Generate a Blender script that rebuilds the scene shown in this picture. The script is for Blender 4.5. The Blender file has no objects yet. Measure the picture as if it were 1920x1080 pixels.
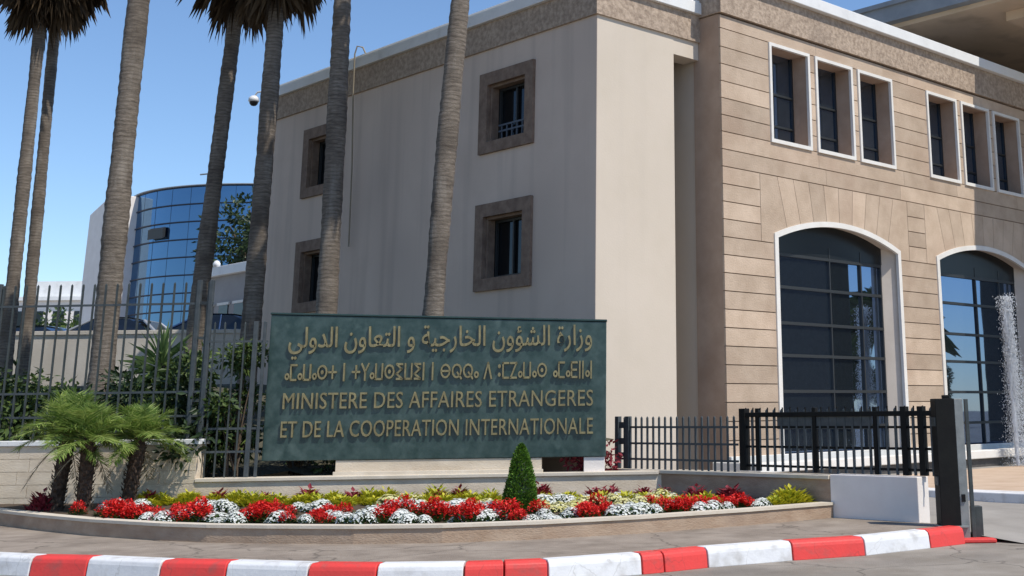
import bpy, bmesh, math, random
from mathutils import Vector, Matrix, Euler
from math import sin, cos, pi, radians, sqrt, atan2
S = bpy.context.scene
C = S.collection
random.seed(7)

# ------------------------------------------------------------------ camera, sky, sun, exposure
CAM = Vector((0, 0, 1.6))
F, CX, CY = 2332.7, 1291.94, 198.58
yaw, pitch, roll = radians(43.7071), radians(13.7792), radians(-0.6913)
fw = Vector((cos(pitch)*cos(yaw), cos(pitch)*sin(yaw), sin(pitch)))
r0 = Vector((sin(yaw), -cos(yaw), 0)); u0 = r0.cross(fw)
rt = cos(roll)*r0 + sin(roll)*u0
up = -sin(roll)*r0 + cos(roll)*u0
cd = bpy.data.cameras.new('camera'); cam = bpy.data.objects.new('camera', cd); C.objects.link(cam)
cam.matrix_world = Matrix(((rt.x, up.x, -fw.x, 0), (rt.y, up.y, -fw.y, 0), (rt.z, up.z, -fw.z, 1.6), (0, 0, 0, 1)))
cd.sensor_width = 36; cd.lens = F/1920*36
cd.shift_x = -(CX-960)/1920; cd.shift_y = (CY-540)/1920
cd.clip_start = .1; cd.clip_end = 3000
S.camera = cam

SUN = Vector((0.085, -0.53, 0.84)).normalized()
w = bpy.data.worlds.new('World'); S.world = w; w.use_nodes = True
nt = w.node_tree; nt.nodes.clear()
sk = nt.nodes.new('ShaderNodeTexSky'); sk.sky_type = 'NISHITA'; sk.sun_disc = False
sk.sun_elevation = math.asin(SUN.z); sk.sun_rotation = atan2(SUN.x, SUN.y)
sk.air_density = 1.0; sk.dust_density = 0.0; sk.ozone_density = 6.0; sk.altitude = 50
bg = nt.nodes.new('ShaderNodeBackground'); bg.inputs[1].default_value = 0.135
wo = nt.nodes.new('ShaderNodeOutputWorld')
nt.links.new(sk.outputs[0], bg.inputs[0]); nt.links.new(bg.outputs[0], wo.inputs[0])
sl = bpy.data.lights.new('sun', 'SUN'); sl.energy = 3.9; sl.angle = radians(.5); sl.color = (1, .94, .84)
so = bpy.data.objects.new('sun', sl); C.objects.link(so)
so.rotation_euler = SUN.to_track_quat('Z', 'Y').to_euler(); so.location = (0, -20, 40)
S.view_settings.view_transform = 'Standard'; S.view_settings.look = 'None'
S.view_settings.exposure = 0.25; S.view_settings.gamma = 1.0
S.cycles.max_bounces = 6

# ------------------------------------------------------------------ helpers
def at(px, py, d):
    """point on the photograph's ray at distance d along the view axis"""
    return CAM + (rt*((px-CX)/F) - up*((py-CY)/F) + fw)*d
def onz(px, py, z):
    r = at(px, py, 1) - CAM
    return CAM + r*((z-CAM.z)/r.z)

ORG = {}
def tag(o, label=None, cat=None, group=None, kind=None):
    if label: o['label'] = label
    if cat: o['category'] = cat
    if group: o['group'] = group
    if kind: o['kind'] = kind
    return o
def thing(name, label, cat, loc, group=None):
    o = bpy.data.objects.new(name, None); C.objects.link(o); o.location = loc
    o.empty_display_size = .2
    ORG[o.name] = Vector(loc)
    return tag(o, label, cat, group)
def dup(root, loc, rz=None, label=None, group=None, scale=None):
    r = root.copy(); C.objects.link(r); r.location = loc
    ORG[r.name] = Vector(loc)
    if rz is not None: r.rotation_euler = (0, 0, rz)
    if scale is not None: r.scale = (scale,)*3 if not hasattr(scale, '__len__') else scale
    if label: r['label'] = label
    if group: r['group'] = group
    for ch in root.children:
        c = ch.copy(); C.objects.link(c); c.parent = r
        for g in ch.children:
            d = g.copy(); C.objects.link(d); d.parent = c
    return r

class MB:
    def __init__(s): s.v = []; s.f = []; s.m = []; s.sm = []
    def add(s, vs, fs, mi=0, sm=False):
        n = len(s.v); s.v += [tuple(a) for a in vs]
        for f in fs: s.f.append([n+i for i in f]); s.m.append(mi); s.sm.append(sm)
        return s
    def box(s, x0, x1, y0, y1, z0, z1, mi=0):
        return s.obox(Vector((x0, y0, z0)), Vector((x1-x0, 0, 0)), Vector((0, y1-y0, 0)), Vector((0, 0, z1-z0)), mi)
    def obox(s, o, a, b, c, mi=0):
        o = Vector(o); a = Vector(a); b = Vector(b); c = Vector(c)
        vs = [o, o+a, o+a+b, o+b, o+c, o+a+c, o+a+b+c, o+b+c]
        fs = [(0,3,2,1), (4,5,6,7), (0,1,5,4), (1,2,6,5), (2,3,7,6), (3,0,4,7)]
        if a.cross(b).dot(c) < 0: fs = [tuple(reversed(f)) for f in fs]
        return s.add(vs, fs, mi)
    def prism(s, poly, vec, mi=0):
        """poly: 3D points of a planar polygon, extruded along vec"""
        n = len(poly); vec = Vector(vec); P = [Vector(p) for p in poly]
        nrm = Vector((0,0,0))
        for i in range(n): nrm += P[i].cross(P[(i+1) % n])
        vs = P + [p+vec for p in P]
        fs = [tuple(reversed(range(n))), tuple(range(n, 2*n))] + [(i, (i+1) % n, n+(i+1) % n, n+i) for i in range(n)]
        if nrm.dot(vec) < 0: fs = [tuple(reversed(f)) for f in fs]
        return s.add(vs, fs, mi)
    def tube(s, pts, rad, n=8, mi=0, cap=True, sm=True):
        pts = [Vector(p) for p in pts]
        if not hasattr(rad, '__len__'): rad = [rad]*len(pts)
        vs = []; k = len(pts); ref = None
        for i, p in enumerate(pts):
            t = (pts[min(i+1, k-1)]-pts[max(i-1, 0)]).normalized()
            if ref is None: ref = Vector((1,0,0)) if abs(t.x) < .9 else Vector((0,1,0))
            a = (ref - t*ref.dot(t)).normalized(); b = t.cross(a); ref = a
            for j in range(n):
                th = 2*pi*j/n; vs.append(p + (a*cos(th)+b*sin(th))*rad[i])
        fs = [(i*n+j, i*n+(j+1) % n, (i+1)*n+(j+1) % n, (i+1)*n+j) for i in range(k-1) for j in range(n)]
        s.add(vs, fs, mi, sm)
        if cap: s.add(vs[:n], [tuple(reversed(range(n)))], mi); s.add(vs[-n:], [tuple(range(n))], mi)
        return s
    def lathe(s, prof, n=16, c=(0,0,0), mi=0):
        c = Vector(c)
        vs = [c+Vector((r*cos(2*pi*j/n), r*sin(2*pi*j/n), z)) for r, z in prof for j in range(n)]
        fs = [(i*n+j, i*n+(j+1) % n, (i+1)*n+(j+1) % n, (i+1)*n+j) for i in range(len(prof)-1) for j in range(n)]
        return s.add(vs, fs, mi, True)
    def leaf(s, p, d, nrm, l, wd, mi=0):
        """a pointed leaf: two quads folded on the mid rib"""
        p = Vector(p); d = Vector(d).normalized(); sd = d.cross(nrm)
        if sd.length < 1e-4: sd = d.cross(Vector((.3,.5,.8)))
        sd.normalize(); n2 = sd.cross(d)
        m = p + d*l*.45
        vs = [p, m+sd*wd/2+n2*wd*.15, p+d*l, m-sd*wd/2+n2*wd*.15]
        return s.add(vs, [(0,1,2), (0,2,3)], mi)
    def build(s, name, mat, parent=None, loc=None, bevel=0, seg=2, tone=False):
        o0 = ORG.get(parent.name, Vector((0,0,0))) if parent else (Vector(loc) if loc is not None else Vector((0,0,0)))
        me = bpy.data.meshes.new(name)
        me.from_pydata([(a[0]-o0.x, a[1]-o0.y, a[2]-o0.z) for a in s.v], [], s.f)
        mats = mat if isinstance(mat, (list, tuple)) else [mat]
        for m in mats: me.materials.append(m)
        me.polygons.foreach_set('material_index', s.m); me.polygons.foreach_set('use_smooth', s.sm); me.update()
        o = bpy.data.objects.new(name, me); C.objects.link(o)
        if parent: o.parent = parent; ORG[o.name] = o0
        else: o.location = o0; ORG[o.name] = o0
        if bevel:
            b = o.modifiers.new('bevel', 'BEVEL'); b.width = bevel; b.segments = seg; b.limit_method = 'ANGLE'; b.angle_limit = radians(40)
        return o
def rand_dir(zmin=-1, zmax=1):
    z = random.uniform(zmin, zmax); a = random.uniform(0, 2*pi); q = sqrt(max(0, 1-z*z))
    return Vector((q*cos(a), q*sin(a), z))
def curve_mesh(splines, depth, name='c'):
    """filled 2D outline(s) with holes -> mesh with thickness, in the XY plane, z from 0 to depth"""
    cu = bpy.data.curves.new(name, 'CURVE'); cu.dimensions = '2D'; cu.fill_mode = 'BOTH'; cu.extrude = depth/2
    for pts in splines:
        sp = cu.splines.new('POLY'); sp.points.add(len(pts)-1); sp.use_cyclic_u = True
        for q, (x, y) in zip(sp.points, pts): q.co = (x, y, 0, 1)
    o = bpy.data.objects.new(name, cu); C.objects.link(o)
    me = bpy.data.meshes.new_from_object(o.evaluated_get(bpy.context.evaluated_depsgraph_get()))
    C.objects.unlink(o); bpy.data.objects.remove(o); bpy.data.curves.remove(cu)
    m = MB(); m.add([(v.co.x, v.co.y, v.co.z+depth/2) for v in me.vertices], [tuple(p.vertices) for p in me.polygons])
    bpy.data.meshes.remove(me)
    return m
def text_mesh(txt, depth, offset=0.0, spacing=1.0):
    cu = bpy.data.curves.new('t', 'FONT'); cu.body = txt; cu.extrude = depth/2; cu.offset = offset; cu.resolution_u = 3
    cu.space_character = spacing
    o = bpy.data.objects.new('t', cu); C.objects.link(o)
    me = bpy.data.meshes.new_from_object(o.evaluated_get(bpy.context.evaluated_depsgraph_get()))
    C.objects.unlink(o); bpy.data.objects.remove(o); bpy.data.curves.remove(cu)
    m = MB(); m.add([(v.co.x, v.co.y, v.co.z+depth/2) for v in me.vertices], [tuple(p.vertices) for p in me.polygons])
    bpy.data.meshes.remove(me)
    return m

# ------------------------------------------------------------------ materials
def mat(name, col, rough=.8, col2=None, scale=3., bump=0., bscale=None, metal=0., spec=.4, stretch=None, island=0., detail=6, fac=1., transl=0., ramp=(.35,.65), island_hue=None):
    m = bpy.data.materials.new(name); m.use_nodes = True
    n = m.node_tree.nodes; l = m.node_tree.links; b = n['Principled BSDF']
    b.inputs['Roughness'].default_value = rough; b.inputs['Metallic'].default_value = metal
    b.inputs['Specular IOR Level'].default_value = spec
    geo = n.new('ShaderNodeNewGeometry')
    mp = n.new('ShaderNodeMapping'); l.new(geo.outputs['Position'], mp.inputs[0])
    if stretch: mp.inputs['Scale'].default_value = stretch
    c = col if len(col) == 4 else (*col, 1)
    b.inputs['Base Color'].default_value = c
    last = None
    if col2 is not None:
        nz = n.new('ShaderNodeTexNoise'); nz.inputs['Scale'].default_value = scale; nz.inputs['Detail'].default_value = detail
        nz.inputs['Roughness'].default_value = .62
        l.new(mp.outputs[0], nz.inputs['Vector'])
        rp = n.new('ShaderNodeValToRGB'); rp.color_ramp.elements[0].position = ramp[0]; rp.color_ramp.elements[1].position = ramp[1]
        rp.color_ramp.elements[0].color = c; rp.color_ramp.elements[1].color = (*col2, 1)
        l.new(nz.outputs['Fac'], rp.inputs[0]); last = rp.outputs[0]
    if island or island_hue is not None:
        mx = n.new('ShaderNodeMix'); mx.data_type = 'RGBA'
        if island_hue is not None:
            mx.blend_type = 'MIX'; mx.inputs['B'].default_value = (*island_hue, 1)
            pw = n.new('ShaderNodeMath'); pw.operation = 'POWER'; pw.inputs[1].default_value = 1.6
            l.new(geo.outputs['Random Per Island'], pw.inputs[0]); l.new(pw.outputs[0], mx.inputs['Factor'])
        else:
            mx.blend_type = 'MULTIPLY'; mx.inputs['Factor'].default_value = 1
            mr = n.new('ShaderNodeMapRange'); mr.inputs['To Min'].default_value = 1-island; mr.inputs['To Max'].default_value = 1+island
            l.new(geo.outputs['Random Per Island'], mr.inputs[0]); l.new(mr.outputs[0], mx.inputs['B'])
        if last: l.new(last, mx.inputs['A'])
        else: mx.inputs['A'].default_value = c
        last = mx.outputs['Result']
    if last: l.new(last, b.inputs['Base Color'])
    if bump:
        nb = n.new('ShaderNodeTexNoise'); nb.inputs['Scale'].default_value = bscale or scale*6; nb.inputs['Detail'].default_value = 5
        l.new(mp.outputs[0], nb.inputs['Vector'])
        bp = n.new('ShaderNodeBump'); bp.inputs['Strength'].default_value = bump; bp.inputs['Distance'].default_value = .02
        l.new(nb.outputs['Fac'], bp.inputs['Height']); l.new(bp.outputs[0], b.inputs['Normal'])
    if transl:
        tr = n.new('ShaderNodeBsdfTranslucent'); ms = n.new('ShaderNodeMixShader'); ms.inputs[0].default_value = transl
        if last: l.new(last, tr.inputs[0])
        else: tr.inputs[0].default_value = c
        l.new(b.outputs[0], ms.inputs[1]); l.new(tr.outputs[0], ms.inputs[2])
        l.new(ms.outputs[0], n['Material Output'].inputs[0])
    return m
def layer(m, col, scale, stretch=None, lo=.55, hi=.75, amount=.6, detail=5):
    """a second stain layer over a material made by mat()"""
    n = m.node_tree.nodes; l = m.node_tree.links; b = n['Principled BSDF']
    geo = n.new('ShaderNodeNewGeometry'); mp = n.new('ShaderNodeMapping'); l.new(geo.outputs['Position'], mp.inputs[0])
    if stretch: mp.inputs['Scale'].default_value = stretch
    nz = n.new('ShaderNodeTexNoise'); nz.inputs['Scale'].default_value = scale; nz.inputs['Detail'].default_value = detail
    l.new(mp.outputs[0], nz.inputs['Vector'])
    mr = n.new('ShaderNodeMapRange'); mr.inputs['From Min'].default_value = lo; mr.inputs['From Max'].default_value = hi
    mr.inputs['To Max'].default_value = amount; l.new(nz.outputs['Fac'], mr.inputs[0])
    mx = n.new('ShaderNodeMix'); mx.data_type = 'RGBA'; mx.inputs['B'].default_value = (*col, 1)
    l.new(mr.outputs[0], mx.inputs['Factor'])
    src = b.inputs['Base Color'].links[0].from_socket if b.inputs['Base Color'].links else None
    if src: l.new(src, mx.inputs['A'])
    else: mx.inputs['A'].default_value = b.inputs['Base Color'].default_value
    l.new(mx.outputs['Result'], b.inputs['Base Color'])
    for lk in list(b.outputs[0].links): pass
    return m
def cracks(m, col, scale, width, amount=.7):
    n = m.node_tree.nodes; l = m.node_tree.links; b = n['Principled BSDF']
    geo = n.new('ShaderNodeNewGeometry'); nz = n.new('ShaderNodeTexNoise'); nz.inputs['Scale'].default_value = 1.3; nz.inputs['Detail'].default_value = 4
    l.new(geo.outputs['Position'], nz.inputs['Vector'])
    ad = n.new('ShaderNodeVectorMath'); ad.operation = 'ADD'; l.new(geo.outputs['Position'], ad.inputs[0])
    sc = n.new('ShaderNodeVectorMath'); sc.operation = 'SCALE'; sc.inputs['Scale'].default_value = .9; l.new(nz.outputs['Color'], sc.inputs[0]); l.new(sc.outputs[0], ad.inputs[1])
    vo = n.new('ShaderNodeTexVoronoi'); vo.feature = 'DISTANCE_TO_EDGE'; vo.inputs['Scale'].default_value = scale; l.new(ad.outputs[0], vo.inputs['Vector'])
    mr = n.new('ShaderNodeMapRange'); mr.inputs['From Min'].default_value = 0; mr.inputs['From Max'].default_value = width; mr.inputs['To Min'].default_value = amount; mr.inputs['To Max'].default_value = 0
    l.new(vo.outputs['Distance'], mr.inputs[0])
    mx = n.new('ShaderNodeMix'); mx.data_type = 'RGBA'; mx.inputs['B'].default_value = (*col, 1); l.new(mr.outputs[0], mx.inputs['Factor'])
    l.new(b.inputs['Base Color'].links[0].from_socket, mx.inputs['A']); l.new(mx.outputs['Result'], b.inputs['Base Color'])
    return m
def rings(m, col, scale, amount=.6):
    n = m.node_tree.nodes; l = m.node_tree.links; b = n['Principled BSDF']
    geo = n.new('ShaderNodeNewGeometry'); wv = n.new('ShaderNodeTexWave'); wv.bands_direction = 'Z'; wv.inputs['Scale'].default_value = scale
    wv.inputs['Distortion'].default_value = 3.2; wv.inputs['Detail'].default_value = 3; wv.inputs['Detail Scale'].default_value = 1.6
    l.new(geo.outputs['Position'], wv.inputs['Vector'])
    mr = n.new('ShaderNodeMapRange'); mr.inputs['From Min'].default_value = .62; mr.inputs['From Max'].default_value = .95; mr.inputs['To Max'].default_value = amount
    l.new(wv.outputs['Fac'], mr.inputs[0])
    mx = n.new('ShaderNodeMix'); mx.data_type = 'RGBA'; mx.inputs['B'].default_value = (*col, 1); l.new(mr.outputs[0], mx.inputs['Factor'])
    l.new(b.inputs['Base Color'].links[0].from_socket, mx.inputs['A']); l.new(mx.outputs['Result'], b.inputs['Base Color'])
    return m
def glass(name, tint, refl, body, rough=.015, wav=0.):
    m = bpy.data.materials.new(name); m.use_nodes = True
    n = m.node_tree.nodes; l = m.node_tree.links; b = n['Principled BSDF']
    b.inputs['Base Color'].default_value = (*body, 1); b.inputs['Roughness'].default_value = .3; b.inputs['Specular IOR Level'].default_value = .05
    g = n.new('ShaderNodeBsdfGlossy'); g.inputs[0].default_value = (*tint, 1); g.inputs['Roughness'].default_value = rough
    lw = n.new('ShaderNodeFresnel'); lw.inputs[0].default_value = 1.5
    ad = n.new('ShaderNodeMath'); ad.operation = 'ADD'; ad.use_clamp = True; ad.inputs[1].default_value = refl
    l.new(lw.outputs[0], ad.inputs[0])
    ms = n.new('ShaderNodeMixShader'); l.new(ad.outputs[0], ms.inputs[0]); l.new(b.outputs[0], ms.inputs[1]); l.new(g.outputs[0], ms.inputs[2])
    l.new(ms.outputs[0], n['Material Output'].inputs[0])
    if wav:
        nz = n.new('ShaderNodeTexNoise'); nz.inputs['Scale'].default_value = .6; bp = n.new('ShaderNodeBump'); bp.inputs['Strength'].default_value = wav; bp.inputs['Distance'].default_value = .02
        tc = n.new('ShaderNodeNewGeometry'); l.new(tc.outputs['Position'], nz.inputs['Vector'])
        l.new(nz.outputs['Fac'], bp.inputs['Height']); l.new(bp.outputs[0], g.inputs['Normal'])
    return m

M = {}
M['asphalt'] = layer(mat('asphalt', (.22,.19,.155), .9, (.31,.275,.235), 1.2, .5, 60), (.10,.09,.08), .5, lo=.52, hi=.72, amount=.5)
M['pave'] = layer(mat('pavement_asphalt', (.21,.17,.135), .9, (.32,.265,.215), 1.5, .7, 60), (.37,.315,.26), 2.2, lo=.5, hi=.75, amount=.6)
M['drive'] = layer(mat('driveway_concrete', (.25,.23,.205), .85, (.33,.305,.275), .8, .3, 40), (.16,.15,.13), .35, lo=.5, hi=.7, amount=.4)
M['tanpave'] = mat('tan_paving', (.46,.33,.23), .8, (.55,.42,.31), 1.5, .2, 30)
M['white'] = layer(mat('white_paint', (.74,.74,.74), .6, (.66,.66,.67), 3, .15, 30), (.30,.27,.23), 4, lo=.52, hi=.74, amount=.55)
M['red'] = layer(mat('red_paint', (.74,.058,.050), .5, (.66,.058,.050), 4, .15, 30), (.26,.10,.085), 5, lo=.54, hi=.74, amount=.6)
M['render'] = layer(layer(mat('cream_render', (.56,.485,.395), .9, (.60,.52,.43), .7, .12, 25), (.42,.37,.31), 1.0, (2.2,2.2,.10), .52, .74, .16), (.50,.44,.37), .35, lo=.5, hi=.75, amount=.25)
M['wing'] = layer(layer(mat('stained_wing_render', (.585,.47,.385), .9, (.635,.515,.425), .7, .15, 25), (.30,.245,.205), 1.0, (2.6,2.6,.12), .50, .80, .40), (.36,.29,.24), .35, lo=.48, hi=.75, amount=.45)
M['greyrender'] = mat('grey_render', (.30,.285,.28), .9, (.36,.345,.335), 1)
M['fascia'] = layer(mat('rough_stone', (.29,.22,.165), .95, (.46,.36,.275), 9, 1.0, 14, ramp=(.38,.62)), (.19,.145,.115), 1.0, (1,1,.3), .5, .75, .4)
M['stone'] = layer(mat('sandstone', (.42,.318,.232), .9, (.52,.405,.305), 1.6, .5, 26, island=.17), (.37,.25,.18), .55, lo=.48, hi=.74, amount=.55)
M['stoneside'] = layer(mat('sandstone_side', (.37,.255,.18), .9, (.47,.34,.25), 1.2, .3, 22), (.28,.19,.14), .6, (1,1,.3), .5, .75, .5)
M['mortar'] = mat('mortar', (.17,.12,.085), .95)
M['jamb'] = mat('jamb_plaster', (.50,.44,.38), .9, (.56,.50,.44), 1.5, .1, 30)
M['trim'] = mat('white_trim', (.74,.72,.68), .7, (.68,.65,.60), 3, .1, 40)
M['coping'] = layer(mat('white_coping', (.76,.76,.75), .6, (.70,.70,.69), 2), (.45,.43,.41), 2, lo=.6, hi=.8, amount=.4)
M['surround'] = layer(mat('window_surround', (.17,.115,.085), .9, (.25,.18,.135), 5, .5, 25), (.09,.06,.045), 2.5, (1,1,.4), .5, .75, .5)
M['alu'] = mat('dark_aluminium', (.025,.028,.03), .45, spec=.5)
M['glass'] = glass('tinted_glass', (.46,.64,.98), .32, (.012,.016,.018), wav=.06)
M['glassdark'] = glass('dark_window_glass', (.5,.55,.6), .02, (.006,.007,.008), wav=.1)
M['glassblue'] = glass('blue_mirror_glass', (.20,.36,.57), .5, (.012,.025,.05), .02, .15)
M['iron'] = mat('fence_paint', (.045,.055,.06), .5, (.07,.08,.085), 8, .1, 60)
M['ironlight'] = mat('fence_grey_green', (.036,.043,.044), .45, (.06,.07,.068), 6, .1, 60)
M['black'] = mat('black_steel', (.008,.008,.008), .6, (.012,.012,.011), 4, .1, 40, spec=.15)
M['steel'] = mat('grey_steel', (.20,.21,.205), .45, (.28,.29,.28), 5, .1, 40, metal=.3)
M['marble'] = layer(mat('green_marble', (.017,.042,.038), .3, (.052,.086,.080), 4.5, .05, 30, spec=.5, detail=9), (.12,.17,.155), 3.5, lo=.58, hi=.78, amount=.55, detail=10)
M['marbleside'] = mat('green_marble_side', (.018,.04,.038), .35, (.03,.06,.055), 3)
M['gold'] = mat('aged_brass', (.36,.30,.155), .42, (.24,.195,.10), 9, .1, 40, metal=.45)
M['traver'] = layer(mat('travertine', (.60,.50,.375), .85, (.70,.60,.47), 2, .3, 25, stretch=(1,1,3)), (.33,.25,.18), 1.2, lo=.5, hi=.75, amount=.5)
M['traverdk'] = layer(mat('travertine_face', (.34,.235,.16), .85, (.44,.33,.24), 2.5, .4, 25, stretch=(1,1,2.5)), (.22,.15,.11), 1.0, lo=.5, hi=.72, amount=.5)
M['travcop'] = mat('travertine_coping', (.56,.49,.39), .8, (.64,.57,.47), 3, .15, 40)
M['soil'] = mat('soil', (.055,.04,.028), 1, (.10,.07,.045), 6, .8, 30)
M['garden'] = mat('garden_soil', (.05,.05,.03), 1, (.09,.08,.05), 2, .8, 20)
M['retain'] = layer(mat('retaining_concrete', (.50,.45,.385), .9, (.58,.53,.46), .8, .3, 20), (.33,.28,.22), 1, (1,1,.3), .5, .75, .4)
M['greywall'] = mat('grey_white_paint', (.76,.70,.65), .7, (.82,.76,.71), 2, .15, 30)
M['trunk'] = layer(layer(mat('palm_trunk', (.10,.08,.062), .95, (.27,.225,.18), 5, 1.0, 22, stretch=(1,1,5), ramp=(.3,.7)), (.06,.046,.036), 1.2, lo=.48, hi=.7, amount=.65), (.36,.32,.27), 2.5, (1.5,1.5,.35), .55, .75, .5)
M['deadfrond'] = mat('dead_frond', (.055,.035,.018), .9, island_hue=(.13,.085,.045), transl=.15)
M['fan'] = mat('fan_leaf', (.035,.06,.014), .6, island_hue=(.09,.12,.025), transl=.25)
M['datepalm'] = mat('date_palm_leaf', (.14,.24,.04), .55, island_hue=(.42,.50,.15), transl=.4)
M['dryfrond'] = mat('dry_palm_frond', (.34,.28,.19), .8, island_hue=(.46,.40,.29), transl=.2)
M['dptrunk'] = mat('date_palm_trunk', (.035,.022,.015), 1, (.10,.065,.045), 14, 1, 30)
M['leafdark'] = mat('dark_leaf', (.016,.034,.012), .5, island_hue=(.05,.085,.025), transl=.2)
M['leafmid'] = mat('mid_leaf', (.028,.06,.015), .5, island_hue=(.12,.17,.04), transl=.25)
M['yucca'] = mat('yucca_leaf', (.05,.10,.03), .5, island_hue=(.16,.24,.08), transl=.2)
M['topiary'] = mat('topiary_leaf', (.045,.12,.012), .6, island_hue=(.15,.29,.03), transl=.25)
M['leafgreen'] = mat('bedding_leaf', (.03,.07,.015), .6, island_hue=(.08,.14,.03), transl=.2)
M['redflower'] = mat('red_petal', (.78,.03,.02), .6, island_hue=(.50,.01,.015), transl=.2)
M['whiteflower'] = mat('white_petal', (.80,.80,.78), .7, island_hue=(.66,.70,.62), transl=.2)
M['yellowleaf'] = mat('yellow_green_leaf', (.56,.50,.03), .6, island_hue=(.26,.33,.025), transl=.25)
M['paleyellow'] = mat('pale_yellow_flower', (.62,.58,.20), .6, island_hue=(.74,.72,.50), transl=.2)
M['darkred'] = mat('dark_red_leaf', (.20,.015,.028), .55, island_hue=(.36,.06,.08), transl=.25)
M['water'] = mat('white_water', (.86,.90,.95), .25, transl=.45, spec=.6)
M['pool'] = glass('pool_water', (.8,.85,.9), .05, (.03,.05,.055), .05, .3)
M['darkstone'] = mat('dark_granite', (.06,.055,.055), .5, (.09,.085,.08), 8)
M['canopyedge'] = mat('canopy_edge_metal', (.20,.22,.24), .5, (.26,.28,.30), 1)
M['canopyunder'] = layer(mat('canopy_soffit', (.55,.43,.30), .9, (.62,.49,.36), .5), (.20,.15,.11), .8, lo=.5, hi=.7, amount=.5)
M['carsilver'] = mat('silver_car_paint', (.42,.43,.45), .25, spec=.6, metal=.4)
M['carblue'] = mat('blue_car_paint', (.03,.07,.18), .2, spec=.6, metal=.2)
M['cardark'] = mat('dark_car_paint', (.03,.05,.06), .2, spec=.6)
M['tyre'] = mat('tyre_rubber', (.015,.015,.015), .9)
M['plastic'] = mat('white_plastic', (.75,.76,.78), .35)
M['cable'] = mat('tan_cable', (.26,.22,.16), .7)
M['railing'] = mat('blue_grey_railing', (.09,.11,.14), .5)
M['bluebar'] = mat('dark_blue_bar', (.012,.022,.045), .5)
M['roof'] = mat('roof_gravel', (.30,.29,.27), .95, (.38,.36,.33), 3)
M['bark'] = mat('tree_bark', (.07,.05,.035), 1, (.12,.09,.065), 6, .8, 20)

cracks(M['pave'], (.08,.065,.05), .45, .012, .65); cracks(M['asphalt'], (.07,.06,.05), .5, .012, .7); cracks(M['white'], (.35,.33,.3), 1.1, .008, .4); cracks(M['red'], (.32,.05,.045), 1.1, .008, .45)
rings(M['trunk'], (.06,.047,.037), 3.6, .38)
M['archrefl'] = mat('reflection_dark', (.010,.012,.014), .3)  # flat dark colour for the canopy's reflection in the arch heads

# ------------------------------------------------------------------ ground
def zdrive(x, y):
    a = min(1, max(0, (y-9.0)/2.0)); return -.194*(1-a) + min(.2, max(0, (y-12)*.033))
g = MB(); g.box(-300, 700, -300, 700, -1.0, -.204)
tag(g.build('road', M['asphalt']), kind='structure')
KP = [(-260,1031),(-120,1034),(0,1038),(90,1042),(195,1044),(330,1050),(450,1052),(600,1056),(720,1057),(875,1055),(943,1052.8),(1015,1050),(1185,1038),(1222,1034.8),(1305,1027),(1465,1015),(1597,1007),(1715,995),(1780,988)]
KB = [onz(x, y, 0.0) for x, y in KP]
m = MB()
poly = [(p.x, p.y, 0) for p in KB] + [(15.9, 9.97, 0), (15.9, 17.6, 0), (9, 24, 0), (4.0, 31, 0), (-12, 45, 0), (-12, 40, 0)]
m.prism([(a[0], a[1], -.9) for a in poly], (0, 0, .9))
tag(m.build('pavement', M['pave']), kind='structure')
m = MB(); xs = [15.94, 17, 18.5, 19.9, 24, 30, 40, 70]; ys = [8.75, 9.0, 9.3, 9.7, 10.1, 10.5, 11, 12, 14, 16, 18.5]
vs = [(x, y, zdrive(x, y)-.004) for y in ys for x in xs]; n = len(xs)
m.add(vs, [(j*n+i, j*n+i+1, (j+1)*n+i+1, (j+1)*n+i) for j in range(len(ys)-1) for i in range(n-1)])
tag(m.build('driveway', M['drive']), kind='structure')
# garden slope behind the boundary wall, up to the parking terrace
def gz(x, y):
    s = .77*x+.64*y-21.03
    return .5 + min(2.0, max(0, (s-.3)*.15))
m = MB(); xs = [-10+i*1.2 for i in range(27)]; ys = [15+i*1.2 for i in range(30)]
vs = []; ok = {}
for j, y in enumerate(ys):
    for i, x in enumerate(xs):
        xx = min(x, 17.25); ok[i, j] = (.77*x+.64*y-21.03 > .05) and x < 18.4 and (y > 18.2 or x < 15.2)
        vs.append((xx, y, gz(xx, y)))
n = len(xs)
m.add(vs, [(j*n+i, j*n+i+1, (j+1)*n+i+1, (j+1)*n+i) for j in range(len(ys)-1) for i in range(n-1) if ok[i,j] and ok[i+1,j] and ok[i,j+1] and ok[i+1,j+1]])
tag(m.build('garden_ground', M['garden']), kind='structure')
m = MB(); m.prism([(6,49.2,0),(17.4,38.0,0),(22,34.6,0),(120,34.6,0),(160,220,0),(-60,220,0)], (0,0,3.2))
tag(m.build('parking_terrace', M['drive']), kind='structure')

# ------------------------------------------------------------------ retaining wall
t = thing('retaining_wall', 'long tan concrete retaining wall below the parked cars', 'retaining wall', (11,44.4,1))
a = Vector((5,50.2,0)); b = Vector((19.0,36.1,0)); d = (b-a).normalized(); nn = Vector((d.y, -d.x, 0))
m = MB(); m.obox(a+Vector((0,0,1)), b-a, -nn*.35, (0,0,3.08)); m.build('wall', M['retain'], t)
m = MB(); m.obox(a+nn*.05+Vector((0,0,4.08)), b-a, -nn*.45, (0,0,.12)); m.build('coping', M['retain'], t, bevel=.01)

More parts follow.
